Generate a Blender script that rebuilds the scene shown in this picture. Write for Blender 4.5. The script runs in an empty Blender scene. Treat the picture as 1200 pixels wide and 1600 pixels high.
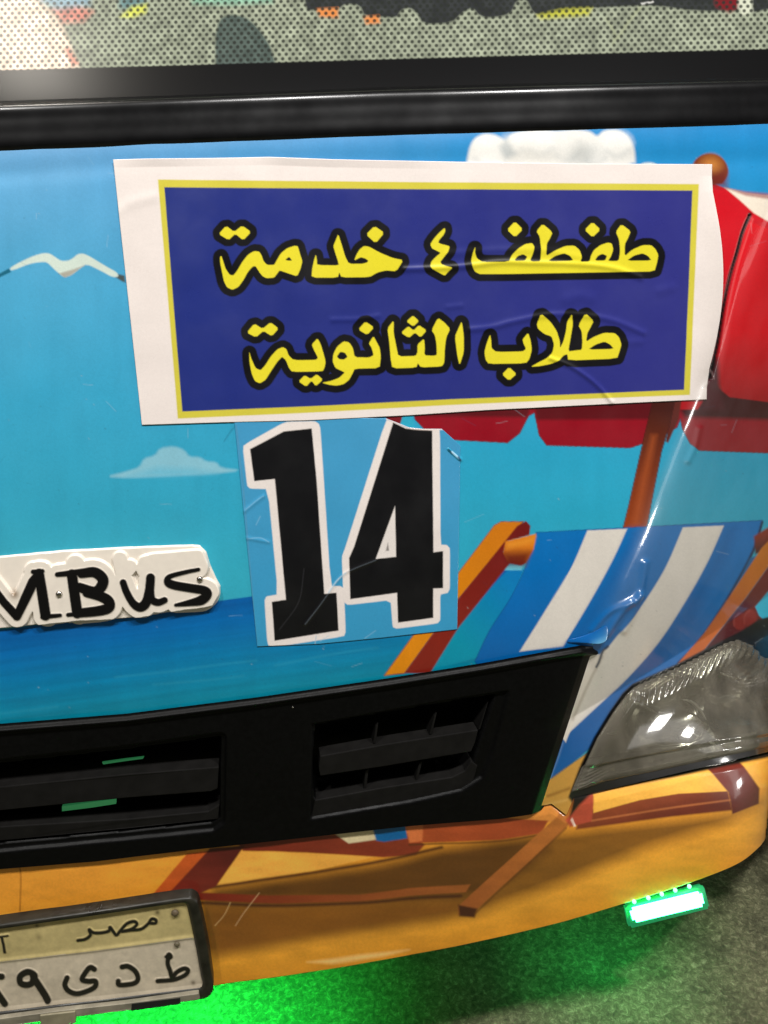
import bpy, bmesh, math, random
import numpy as np
from mathutils import Matrix, Vector
random.seed(4); rng = np.random.default_rng(4)
scene = bpy.context.scene
COL = scene.collection

# ------------------------------------------------------------------ camera
FPX, CX, CY = 1250.0, 600.0, 800.0
PITCH = math.radians(19.0)
D0, Z0 = 0.86, 0.93
_x = np.array([10400., -950., FPX]); _x /= np.linalg.norm(_x)
_s = -math.sin(PITCH)
best = None
for b in np.linspace(-1, -0.5, 20001):
    a = -(_x[1]*b + _x[2]*_s)/_x[0]
    e = abs(a*a+b*b+_s*_s-1)
    if best is None or e < best[0]: best = (e, a, b)
_z = np.array([best[1], best[2], _s]); _z /= np.linalg.norm(_z)
_y = np.cross(_z, _x)
M = np.stack([_x, _y, _z], 1)            # world -> camera (x right, y down, z forward)
RIGHT, DOWN, FWD = M[0], M[1], M[2]
CAM = np.array([0., 0., Z0]) - D0*FWD
cam = bpy.data.cameras.new('camera'); cam_o = bpy.data.objects.new('camera', cam); COL.objects.link(cam_o)
cam.sensor_fit = 'VERTICAL'; cam.sensor_height = 24.0; cam.sensor_width = 18.0
cam.lens = 24.0*FPX/1600.0; cam.clip_start = 0.01; cam.clip_end = 200
mw = Matrix.Identity(4)
for i in range(3):
    mw[i][0] = RIGHT[i]; mw[i][1] = -DOWN[i]; mw[i][2] = -FWD[i]; mw[i][3] = CAM[i]
cam_o.matrix_world = mw
scene.camera = cam_o

# ------------------------------------------------------------------ world, lamps, exposure
w = bpy.data.worlds.new('World'); scene.world = w; w.use_nodes = True
bg = w.node_tree.nodes['Background']; bg.inputs[0].default_value = (1.0, 0.95, 0.88, 1); bg.inputs[1].default_value = 0.085
scene.view_settings.view_transform = 'Standard'; scene.view_settings.look = 'None'
scene.view_settings.exposure = -0.07; scene.view_settings.gamma = 1
def lamp(name, loc, target, size, power, color):
    l = bpy.data.lights.new(name, 'AREA'); l.shape = 'DISK'; l.size = size; l.energy = power; l.color = color
    o = bpy.data.objects.new(name, l); COL.objects.link(o); o.location = loc
    o.rotation_euler = (Vector(target)-Vector(loc)).to_track_quat('-Z', 'Y').to_euler()
    return o
lamp('street_lamp_overhead', (-1.2, -1.45, 3.6), (0, 0.0, 0.8), 0.22, 47, (1.0, 0.98, 0.94))
lamp('fill_light_front', (0.25, -1.55, 4.2), (0, 0, 0.8), 0.40, 82, (1.0, 0.98, 0.96))  # added fill light that brightens the front panel
lamp('fill_light_right', (1.55, -1.50, 4.3), (0.4, 0, 0.8), 0.25, 98, (1.0, 0.98, 0.96))  # second added fill, for the surfaces turned away beyond the crease
lamp('street_lamp_above_roof', (-0.95, 0.05, 4.2), (-0.3, 0.1, 1.3), 0.25, 24, (1.0, 0.93, 0.82))
def strip_lamp(name, loc, target, sx, sy, power, color):
    o = lamp(name, loc, target, sx, power, color); o.data.shape = 'RECTANGLE'; o.data.size_y = sy; return o
strip_lamp('crease_highlight_strip', (1.75, -0.38, 0.85), (0.4, 0.1, 0.85), 0.16, 1.5, 1.9, (1.0, 0.98, 0.95))  # added unseen strip, shaped to lay a highlight band along the crease
strip_lamp('crease_glint_low', (1.72, -0.30, 0.30), (0.4, 0.1, 0.87), 0.09, 0.14, 2.6, (1.0, 0.98, 0.95))  # small added light for the bright spot low on the crease
strip_lamp('crease_glint_mid', (1.72, -0.36, 0.70), (0.4, 0.1, 1.0), 0.06, 0.10, 1.4, (1.0, 0.98, 0.95))  # another small added light, for the spot halfway up the crease

# ------------------------------------------------------------------ the surface of the bus front:  y = F(x, z)
ZW = 1.32; ZG = 0.70
def softplus(t, wd): 
    u = np.clip(t/wd, -40, 40); return wd*np.log1p(np.exp(u))
CR0 = (0.46, 1.15); CR1 = (0.205, 0.62)   # crease: x at z
XC = -0.36
def F(x, z):
    y = 0.14*softplus(z-ZG, 0.05) + 0.02*(z-ZG)
    y = y + 0.62*softplus(z-ZW, 0.012)
    xc = CR1[0] + (CR0[0]-CR1[0])*(z-CR1[1])/(CR0[1]-CR1[1])
    low = 1/(1+np.exp(np.clip((z-0.49)/0.035, -40, 40)))
    xc = np.where(z < CR1[1], CR1[0] + 0.10*(CR1[1]-z) , xc)
    wd = 0.013 + 0.05*low
    y = y + (0.53*(1-low)+0.10*low)*softplus(x-xc, wd) + low*1.3*softplus(x-0.56, 0.035)
    y = y + 0.05*(x-XC)**2
    y = y + 0.62*softplus((2*XC-x)-xc, wd)
    return y
def hit(px, py):
    px = np.asarray(px, float); py = np.asarray(py, float)
    d = (px[..., None]-CX)*RIGHT + (py[..., None]-CY)*DOWN + FPX*FWD
    d /= np.linalg.norm(d, axis=-1)[..., None]
    t = (0.02-CAM[1])/d[..., 1]
    g = lambda t: CAM[1]+t*d[..., 1]-F(CAM[0]+t*d[..., 0], CAM[2]+t*d[..., 2])
    for _ in range(25):
        g0 = g(t); g1 = (g(t+1e-5)-g0)/1e-5
        g1 = np.where(np.abs(g1) < 0.15, 0.15, g1)
        t = np.clip(t - np.clip(g0/g1, -0.2, 0.2), 0.2, 4)
    return CAM + t[..., None]*d
def normal(P):
    e = 1e-4; x, z = P[..., 0], P[..., 2]
    fx = (F(x+e, z)-F(x-e, z))/(2*e); fz = (F(x, z+e)-F(x, z-e))/(2*e)
    n = np.stack([fx, -np.ones_like(fx), fz], -1)
    return n/np.linalg.norm(n, axis=-1)[..., None]

# ------------------------------------------------------------------ drawing helpers: printed artwork in the plane of the photograph's pixels
def lin(c):
    c = np.asarray(c, float)/255.0
    return np.where(c <= 0.04045, c/12.92, ((c+0.055)/1.055)**2.4)
def chaikin(p, n=1, r=0.22, closed=True):
    p = np.asarray(p, float)
    for _ in range(n):
        q = np.roll(p, -1, 0) if closed else p[1:]
        a = p if closed else p[:-1]
        out = np.empty((2*len(a), 2)); out[0::2] = a*(1-r)+q*r; out[1::2] = a*r+q*(1-r)
        p = out if closed else np.vstack([p[:1], out, p[-1:]])
    return p
def spline(p, n=10):
    p = np.asarray(p, float); P = np.vstack([2*p[0]-p[1], p, 2*p[-1]-p[-2]]); out = []
    for i in range(1, len(P)-2):
        t = np.linspace(0, 1, n, endpoint=False)[:, None]; a, b, c, d = P[i-1:i+3]
        out.append(0.5*((2*b)+(-a+c)*t+(2*a-5*b+4*c-d)*t*t+(-a+3*b-3*c+d)*t**3))
    return np.vstack(out+[p[-1:]])
def seg_dist(X, Y, p, closed=True, wid=None):
    p = np.asarray(p, float); best = np.full(X.shape, 1e9); n = len(p) if closed else len(p)-1
    for i in range(n):
        a = p[i]; b = p[(i+1) % len(p)]; d = b-a; L = max(d@d, 1e-9)
        t = np.clip(((X-a[0])*d[0]+(Y-a[1])*d[1])/L, 0, 1)
        q = np.hypot(X-a[0]-t*d[0], Y-a[1]-t*d[1])
        if wid is not None: q = q-(wid[i]+(wid[i+1]-wid[i])*t)
        best = np.minimum(best, q)
    return best
def inside(X, Y, p):
    p = np.asarray(p, float); r = np.zeros(X.shape, bool)
    for i in range(len(p)):
        (x0, y0), (x1, y1) = p[i], p[(i+1) % len(p)]
        if y0 == y1: continue
        r ^= ((y0 > Y) != (y1 > Y)) & (X < (x1-x0)*(Y-y0)/(y1-y0)+x0)
    return r
def sdf(X, Y, p):
    d = seg_dist(X, Y, p); return np.where(inside(X, Y, p), -d, d)
class Art:
    def __init__(s, X, Y): s.X, s.Y = X, Y; s.c = np.zeros(X.shape+(3,)); s.h = np.zeros(X.shape)
    def fill(s, f): s.c[:] = lin(f)
    def box(s, pts, m):
        p = np.asarray(pts); return (s.X > p[:, 0].min()-m) & (s.X < p[:, 0].max()+m) & (s.Y > p[:, 1].min()-m) & (s.Y < p[:, 1].max()+m)
    def mix(s, b, a, c):
        c = lin(c) if np.ndim(c) == 1 else c
        s.c[b] = s.c[b]*(1-a[:, None]) + c*a[:, None]
    def poly(s, pts, c, soft=0.9, alpha=1.0, grow=0, edge=None, edge_w=1.3, c2=None, axis=None, sm=0, r=0.22):
        if sm: pts = chaikin(pts, sm, r)
        b = s.box(pts, abs(grow)+soft*2+4)
        if not b.any(): return
        x, y = s.X[b], s.Y[b]; d = sdf(x, y, pts)-grow
        a = np.clip(0.5-d/(2*soft), 0, 1)*alpha
        if c2 is not None:
            (x0, y0), (x1, y1) = axis
            t = np.clip(((x-x0)*(x1-x0)+(y-y0)*(y1-y0))/((x1-x0)**2+(y1-y0)**2), 0, 1)[:, None]
            cc = lin(c)*(1-t)+lin(c2)*t
        else: cc = c
        s.mix(b, a, cc)
        if edge is not None:
            s.mix(b, np.clip(1-np.abs(d)/edge_w, 0, 1)*0.75, edge)
    def line(s, pts, c, wd=1.5, alpha=1.0, soft=0.9, smooth=True):
        if smooth and len(pts) > 2: pts = spline(pts, 6)
        b = s.box(pts, np.max(wd)+soft*2+2)
        if not b.any(): return
        d = seg_dist(s.X[b], s.Y[b], pts, False)-wd/2
        s.mix(b, np.clip(0.5-d/(2*soft), 0, 1)*alpha, c)
    def ridge(s, pts, h, wd, smooth=True):
        if smooth and len(pts) > 2: pts = spline(pts, 8)
        b = s.box(pts, wd*3)
        if not b.any(): return
        d = seg_dist(s.X[b], s.Y[b], pts, False); s.h[b] += h*np.exp(-(d/wd)**2)
    def noise(s, amp, cell, sx=1.0, sy=1.0, seed=0):
        s.c *= (1+amp*vnoise(s.X*sx/cell, s.Y*sy/cell, seed))[..., None]
_tab = rng.uniform(-1, 1, (16, 256, 256))
def vnoise(x, y, seed=0):
    T = _tab[seed % 16]; xi = np.floor(x).astype(int); yi = np.floor(y).astype(int); fx = x-xi; fy = y-yi
    fx = fx*fx*(3-2*fx); fy = fy*fy*(3-2*fy); g = lambda a, b: T[a & 255, b & 255]
    return (g(xi, yi)*(1-fx)+g(xi+1, yi)*fx)*(1-fy)+(g(xi, yi+1)*(1-fx)+g(xi+1, yi+1)*fx)*fy
def wave(x, y):
    return (0.0003*vnoise(x/75, y/75, 7)+0.00012*vnoise(x/30, y/45, 8))*np.clip((1500-np.abs(x-500))/1000, 0, 1)
def lerp_y(pts, x):
    p = np.asarray(pts, float); return np.interp(x, p[:, 0], p[:, 1])

# ------------------------------------------------------------------ materials
def mat(name, color=(0.5, 0.5, 0.5), rough=0.5, metal=0.0, coat=0.0, noise=0.0, nscale=60, bump=0.0, attr=False, emit=None, estr=0, spec=0.5, rvar=0.0, bscale=None):
    m = bpy.data.materials.new(name); m.use_nodes = True; nt = m.node_tree; b = nt.nodes['Principled BSDF']; L = nt.links.new
    b.inputs['Roughness'].default_value = rough; b.inputs['Metallic'].default_value = metal
    b.inputs['Coat Weight'].default_value = coat; b.inputs['Coat Roughness'].default_value = 0.09
    b.inputs['Specular IOR Level'].default_value = spec
    tc = nt.nodes.new('ShaderNodeTexCoord'); nz = nt.nodes.new('ShaderNodeTexNoise')
    nz.inputs['Scale'].default_value = nscale; nz.inputs['Detail'].default_value = 6; L(tc.outputs['Object'], nz.inputs['Vector'])
    mr = nt.nodes.new('ShaderNodeMapRange'); mr.inputs[1].default_value = 0.25; mr.inputs[2].default_value = 0.75
    mr.inputs[3].default_value = 1-noise; mr.inputs[4].default_value = 1+noise; L(nz.outputs['Fac'], mr.inputs[0])
    mx = nt.nodes.new('ShaderNodeVectorMath'); mx.operation = 'SCALE'
    if attr:
        at = nt.nodes.new('ShaderNodeAttribute'); at.attribute_name = 'print'; L(at.outputs['Color'], mx.inputs[0])
    else: mx.inputs[0].default_value = color
    L(mr.outputs[0], mx.inputs['Scale']); L(mx.outputs[0], b.inputs['Base Color'])
    if rvar:
        r2 = nt.nodes.new('ShaderNodeMapRange'); r2.inputs[1].default_value = 0.3; r2.inputs[2].default_value = 0.7
        r2.inputs[3].default_value = max(0.03, rough-rvar); r2.inputs[4].default_value = rough+rvar
        n3 = nt.nodes.new('ShaderNodeTexNoise'); n3.inputs['Scale'].default_value = 22; n3.inputs['Detail'].default_value = 8
        L(tc.outputs['Object'], n3.inputs['Vector']); L(n3.outputs['Fac'], r2.inputs[0]); L(r2.outputs[0], b.inputs['Roughness'])
    if bump:
        n2 = nt.nodes.new('ShaderNodeTexNoise'); n2.inputs['Scale'].default_value = bscale or 35; n2.inputs['Detail'].default_value = 3
        L(tc.outputs['Object'], n2.inputs['Vector'])
        bp = nt.nodes.new('ShaderNodeBump'); bp.inputs['Strength'].default_value = bump; bp.inputs['Distance'].default_value = 0.002
        L(n2.outputs['Fac'], bp.inputs['Height']); L(bp.outputs[0], b.inputs['Normal']); L(bp.outputs[0], b.inputs['Coat Normal'])
    if emit is not None:
        b.inputs['Emission Color'].default_value = (*emit, 1); b.inputs['Emission Strength'].default_value = estr
    return m
VINYL = mat('printed_vinyl_wrap', rough=0.42, spec=0.3, coat=0.6, noise=0.05, nscale=900, bump=0.10, bscale=28, attr=True, rvar=0.08)
PAPER = mat('printed_banner_sheet', rough=0.33, coat=0.12, noise=0.03, nscale=700, bump=0.10, bscale=24, attr=True, rvar=0.08)
DECAL = mat('clear_backed_number_decal', rough=0.35, coat=0.2, noise=0.03, nscale=700, bump=0.08, bscale=26, attr=True, rvar=0.08)
FILM = mat('perforated_window_film', rough=0.28, coat=0.0, spec=0.16, noise=0.06, nscale=300, attr=True)
BLACK = mat('satin_black_plastic', (0.0028, 0.0028, 0.0028), rough=0.38, noise=0.3, nscale=180, bump=0.08, bscale=240, rvar=0.06, spec=0.09)
RUBBER = mat('black_rubber_seal', (0.0035, 0.0035, 0.004), rough=0.24, noise=0.3, nscale=90, bump=0.02, bscale=60, rvar=0.03, spec=0.42)
DARK = mat('dark_recess_plastic', (0.004, 0.004, 0.004), rough=0.7, noise=0.2)
SLAT = mat('dusty_grey_black_plastic', (0.009, 0.0085, 0.008), rough=0.5, spec=0.10, noise=0.25, nscale=60, bump=0.05, bscale=200)
PLATE = mat('painted_plate_metal', rough=0.4, noise=0.08, nscale=120, attr=True, rvar=0.1, bump=0.08, bscale=80)
FRAME = mat('worn_plate_frame', (0.017, 0.016, 0.011), rough=0.35, noise=0.6, nscale=60, rvar=0.12, spec=0.3, bump=0.1)
BADGE = mat('glossy_white_badge_plastic', rough=0.25, coat=0.4, noise=0.04, nscale=120, attr=True)
STEEL = mat('steel_screw', (0.45, 0.42, 0.38), rough=0.25, metal=1.0, noise=0.2)
CHROME = mat('tarnished_reflector', (0.62, 0.59, 0.53), rough=0.16, metal=0.9, noise=0.2, nscale=40, rvar=0.12, bump=0.55, bscale=55)
LED = mat('green_led_lens', (0.3, 0.9, 0.5), rough=0.3, emit=(0.035, 1.0, 0.20), estr=34)
LEDDOT = mat('green_led_dot', (0.3, 0.9, 0.5), rough=0.3, emit=(0.22, 1.0, 0.55), estr=2.6)
GREENREFL = mat('green_grille_reflection', (0.1, 0.5, 0.2), rough=0.3, emit=(0.07, 0.55, 0.19), estr=0.17)  # faint emission imitates green LED light reflected inside the grille
WHITEEDGE = mat('torn_white_vinyl_edge', (0.75, 0.70, 0.66), rough=0.5, noise=0.1)

# ------------------------------------------------------------------ object helpers
WLOC = {}
def link(name, me, m, parent, smooth):
    me.materials.append(m); o = bpy.data.objects.new(name, me); COL.objects.link(o)
    n = len(me.vertices); co = np.empty(n*3); me.vertices.foreach_get('co', co); co = co.reshape(-1, 3)
    c = co.mean(0); me.vertices.foreach_set('co', (co-c).ravel()); WLOC[o.name] = c
    if parent is not None: o.parent = parent; o.location = Vector(c-WLOC[parent.name])
    else: o.location = Vector(c)
    me.polygons.foreach_set('use_smooth', np.full(len(me.polygons), smooth)); me.update()
    return o
def grid(name, X, Y, off, col, m, parent=None, keep=None, smooth=True, W=None):
    ny, nx = X.shape
    if W is None: P = hit(X, Y); W = P+normal(P)*np.asarray(off)[..., None]
    idx = np.arange(nx*ny).reshape(ny, nx)
    q = np.stack([idx[:-1, :-1], idx[1:, :-1], idx[1:, 1:], idx[:-1, 1:]], -1)
    q = q[keep] if keep is not None else q.reshape(-1, 4)
    used = np.zeros(nx*ny, bool); used[q.ravel()] = True; mp = np.cumsum(used)-1; q = mp[q]
    V = W.reshape(-1, 3)[used]; me = bpy.data.meshes.new(name)
    me.vertices.add(len(V)); me.vertices.foreach_set('co', V.ravel())
    me.loops.add(q.size); me.loops.foreach_set('vertex_index', q.ravel().astype(np.int32))
    me.polygons.add(len(q)); me.polygons.foreach_set('loop_start', np.arange(0, q.size, 4, dtype=np.int32))
    me.update(calc_edges=True)
    if col is not None:
        a = me.color_attributes.new('print', 'FLOAT_COLOR', 'POINT'); c = np.ones((len(V), 4)); c[:, :3] = np.clip(col.reshape(-1, 3)[used], 0, 1)
        a.data.foreach_set('color', c.ravel())
    return link(name, me, m, parent, smooth)
def ruled(top, bot, xs, nv):
    T = lerp_y(top, xs); B = lerp_y(bot, xs); v = np.linspace(0, 1, nv)[:, None]
    return np.broadcast_to(xs, (nv, len(xs))).copy(), T*(1-v)+B*v, np.broadcast_to(v, (nv, len(xs))).copy()
def arc(p, n):
    p = np.asarray(p, float); s = np.r_[0, np.cumsum(np.hypot(*np.diff(p, axis=0).T))]; t = np.linspace(0, s[-1], n)
    return np.stack([np.interp(t, s, p[:, 0]), np.interp(t, s, p[:, 1])], 1)
def quadpatch(top, bot, nu, nv):
    T, B = arc(top, nu), arc(bot, nu); v = np.linspace(0, 1, nv)[:, None]
    return T[:, 0]*(1-v)+B[:, 0]*v, T[:, 1]*(1-v)+B[:, 1]*v, np.broadcast_to(v, (nv, nu)), np.broadcast_to(np.linspace(0, 1, nu), (nv, nu))
def prism(name, pts, front, back, m, parent=None, bevel=0.0, smooth=False, seg=2):
    p = np.asarray(pts, float); P = hit(p[:, 0], p[:, 1]); N = normal(P)
    fr = np.broadcast_to(front, len(p)); bk = np.broadcast_to(back, len(p))
    A = P+N*fr[:, None]; B = P+N*bk[:, None]; bm = bmesh.new()
    a = [bm.verts.new(v) for v in A]; b = [bm.verts.new(v) for v in B]; n = len(a)
    bm.faces.new(a); bm.faces.new(b[::-1])
    for i in range(n): bm.faces.new((a[i], b[i], b[(i+1) % n], a[(i+1) % n]))
    bmesh.ops.recalc_face_normals(bm, faces=bm.faces)
    if bevel: bmesh.ops.bevel(bm, geom=bm.edges[:], offset=bevel, segments=seg, profile=0.5, affect='EDGES')
    me = bpy.data.meshes.new(name); bm.to_mesh(me); bm.free(); return link(name, me, m, parent, smooth)
def dome(name, px, py, r, h, base, m, parent):
    P = hit(np.array(px), np.array(py)); N = Vector(normal(P)); bm = bmesh.new()
    bmesh.ops.create_uvsphere(bm, u_segments=14, v_segments=8, radius=1.0)
    R = N.to_track_quat('Z', 'Y').to_matrix().to_4x4()
    bm.transform(Matrix.Translation(Vector(P)+N*base) @ R @ Matrix.Diagonal((r, r, h, 1)))
    me = bpy.data.meshes.new(name); bm.to_mesh(me); bm.free(); return link(name, me, m, parent, True)
def tube(name, pts3, r, m, parent, n=8, smooth=True):
    pts3 = np.asarray(pts3, float); bm = bmesh.new(); rings = []
    for i, p in enumerate(pts3):
        d = pts3[min(i+1, len(pts3)-1)]-pts3[max(i-1, 0)]; q = Vector(d).to_track_quat('Z', 'Y')
        rr = r[i] if np.ndim(r) else r
        rings.append([bm.verts.new(Vector(p)+q @ Vector((rr*math.cos(a), rr*math.sin(a), 0))) for a in np.linspace(0, 2*math.pi, n, endpoint=False)])
    for A, B in zip(rings, rings[1:]):
        for i in range(n): bm.faces.new((A[i], A[(i+1) % n], B[(i+1) % n], B[i]))
    bm.faces.new(rings[0][::-1]); bm.faces.new(rings[-1])
    me = bpy.data.meshes.new(name); bm.to_mesh(me); bm.free(); return link(name, me, m, parent, smooth)
def on(px, py, off=0.0):
    P = hit(np.array(px, float), np.array(py, float)); return P+normal(P)*np.asarray(off)[..., None] if np.ndim(off) else P+normal(P)*off
def thing(name, label, cat, loc):
    o = bpy.data.objects.new(name, None); COL.objects.link(o); o.location = loc; o.empty_display_size = 0.1
    o['label'] = label; o['category'] = cat; WLOC[o.name] = np.array(loc, float); return o

# ------------------------------------------------------------------ ground
ZB = float(on(700, 1482)[2]); 
def ground():
    bm = bmesh.new(); bmesh.ops.create_grid(bm, x_segments=2, y_segments=2, size=14)
    me = bpy.data.meshes.new('ground'); bm.to_mesh(me); bm.free()
    m = bpy.data.materials.new('rough_asphalt'); m.use_nodes = True; nt = m.node_tree; b = nt.nodes['Principled BSDF']; L = nt.links.new
    tc = nt.nodes.new('ShaderNodeTexCoord'); n1 = nt.nodes.new('ShaderNodeTexNoise'); n1.inputs['Scale'].default_value = 150; n1.inputs['Detail'].default_value = 8; n1.inputs['Roughness'].default_value = 0.75
    n2 = nt.nodes.new('ShaderNodeTexNoise'); n2.inputs['Scale'].default_value = 14; n2.inputs['Detail'].default_value = 5
    for n in (n1, n2): L(tc.outputs['Object'], n.inputs['Vector'])
    n1.inputs['Scale'].default_value = 95; n1.inputs['Detail'].default_value = 12; n1.inputs['Roughness'].default_value = 0.82; n1.inputs['Distortion'].default_value = 0.6
    r = nt.nodes.new('ShaderNodeValToRGB'); e = r.color_ramp.elements
    e[0].position = 0.34; e[0].color = (0.030, 0.031, 0.015, 1); e[1].position = 0.74; e[1].color = (0.50, 0.48, 0.29, 1)
    k = e.new(0.52); k.color = (0.130, 0.131, 0.066, 1)
    L(n1.outputs['Fac'], r.inputs['Fac'])
    mr = nt.nodes.new('ShaderNodeMapRange'); mr.inputs[1].default_value = 0.3; mr.inputs[2].default_value = 0.7; mr.inputs[3].default_value = 0.7; mr.inputs[4].default_value = 1.2
    L(n2.outputs['Fac'], mr.inputs[0]); s = nt.nodes.new('ShaderNodeVectorMath'); s.operation = 'SCALE'
    L(r.outputs[0], s.inputs[0]); L(mr.outputs[0], s.inputs['Scale']); L(s.outputs[0], b.inputs['Base Color']); b.inputs['Roughness'].default_value = 0.9
    bp = nt.nodes.new('ShaderNodeBump'); bp.inputs['Strength'].default_value = 0.9; bp.inputs['Distance'].default_value = 0.004
    L(n1.outputs['Fac'], bp.inputs['Height']); L(bp.outputs[0], b.inputs['Normal'])
    o = link('ground', me, m, None, False); o['kind'] = 'structure'; o['label'] = 'rough grey asphalt lit green under the bus'
    return o
ground()

# ------------------------------------------------------------------ the minibus
BUS = thing('minibus', 'minibus front wrapped in a printed beach scene with black grille and white MBus badge', 'minibus', (-0.36, 0.3, 0.0))

SEAL_BOT = [(-900, 268), (0, 236), (300, 223), (600, 212), (900, 203), (1200, 194), (1400, 188)]
SEAL_TOP = [(-900, 190), (0, 158), (300, 148), (600, 136), (900, 128), (1200, 121), (1400, 117)]
FILM_BOT = [(-900, 138), (0, 111), (300, 103), (600, 94), (900, 86), (1200, 78), (1400, 73)]
GR_TOP = [(-900, 1222), (0, 1128), (200, 1112), (400, 1087), (600, 1058), (750, 1034), (850, 1016), (905, 1006), (936, 1012)]
BUMP_TOP = [(-900, 1440), (0, 1350), (150, 1338), (300, 1320), (450, 1304), (640, 1283), (780, 1272), (862, 1258), (885, 1276), (897, 1247), (950, 1236), (1050, 1213), (1120, 1197), (1200, 1179), (1340, 1145)]
BUMP_BOT = [(-900, 1690), (0, 1595), (200, 1565), (355, 1537), (500, 1517), (700, 1481), (850, 1448), (1000, 1404), (1080, 1379), (1150, 1351), (1185, 1325), (1200, 1308), (1250, 1265), (1340, 1215)]
BUMP_BOT = [tuple(p) for p in spline(BUMP_BOT, 8)]
GRILLE = [(-900, 1222), (0, 1128), (200, 1112), (400, 1087), (600, 1058), (750, 1034), (850, 1016), (905, 1006), (934, 1012), (912, 1075), (890, 1140), (872, 1195), (858, 1238), (850, 1262), (780, 1272), (640, 1283), (450, 1304), (300, 1320), (150, 1338), (0, 1350), (-900, 1440)]
LENS_TOP = [(893, 1236), (905, 1208), (930, 1154), (955, 1114), (975, 1087), (990, 1073), (1058, 1043), (1100, 1022), (1132, 1006), (1150, 1001), (1172, 1010), (1190, 1030), (1230, 1032), (1320, 1028)]
LENS_BOT = [(893, 1238), (945, 1222), (1050, 1200), (1120, 1185), (1197, 1168), (1320, 1138)]
LENS = LENS_TOP+LENS_BOT[::-1]

def sky_and_sea(A):
    X, Y = A.X, A.Y
    t = np.clip((Y-200)/700, 0, 1)
    ks = [0, 0.12, 0.35, 0.6, 0.85, 1.0]
    L_ = lin([(100, 152, 198), (92, 162, 206), (74, 164, 204), (56, 163, 200), (50, 162, 192), (56, 168, 190)])
    R_ = lin([(22, 128, 190), (28, 140, 198), (36, 150, 200), (38, 158, 198), (40, 162, 194), (44, 165, 192)])
    u = np.clip((X-100)/700, 0, 1)[..., None]
    g = lambda K: np.stack([np.interp(t, ks, K[:, i]) for i in range(3)], -1)
    A.c[:] = g(L_)*(1-u)+g(R_)*u
    # sea
    hz = np.interp(X, [-900, 0, 400, 720, 1300], [1085, 984, 931, 896, 840])
    s = np.clip((Y-hz)/150, 0, 1)
    ks = [0, 0.25, 0.6, 1]; S = lin([(2, 92, 166), (0, 104, 170), (0, 122, 170), (4, 132, 158)])
    c = np.stack([np.interp(s, ks, S[:, i]) for i in range(3)], -1)
    c = c*(1+0.10*vnoise((X+3*Y)/160, (Y+0.13*X)/7, 3)[..., None]+0.05*vnoise(X/60, (Y+0.13*X)/3, 4)[..., None])
    m = np.clip(0.5+(Y-hz)/2.0, 0, 1)[..., None]*(X < 800)[..., None]
    A.c = A.c*(1-m)+c*m
    for p in ([(180, 1058), (260, 1050), (330, 1040), (400, 1032)], [(0, 1115), (60, 1108), (90, 1104)], [(240, 1070), (330, 1062), (380, 1056)], [(430, 1040), (520, 1022), (590, 1012)]):
        A.line(p, (50, 158, 184), 2, 0.35, 2.5)
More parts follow.
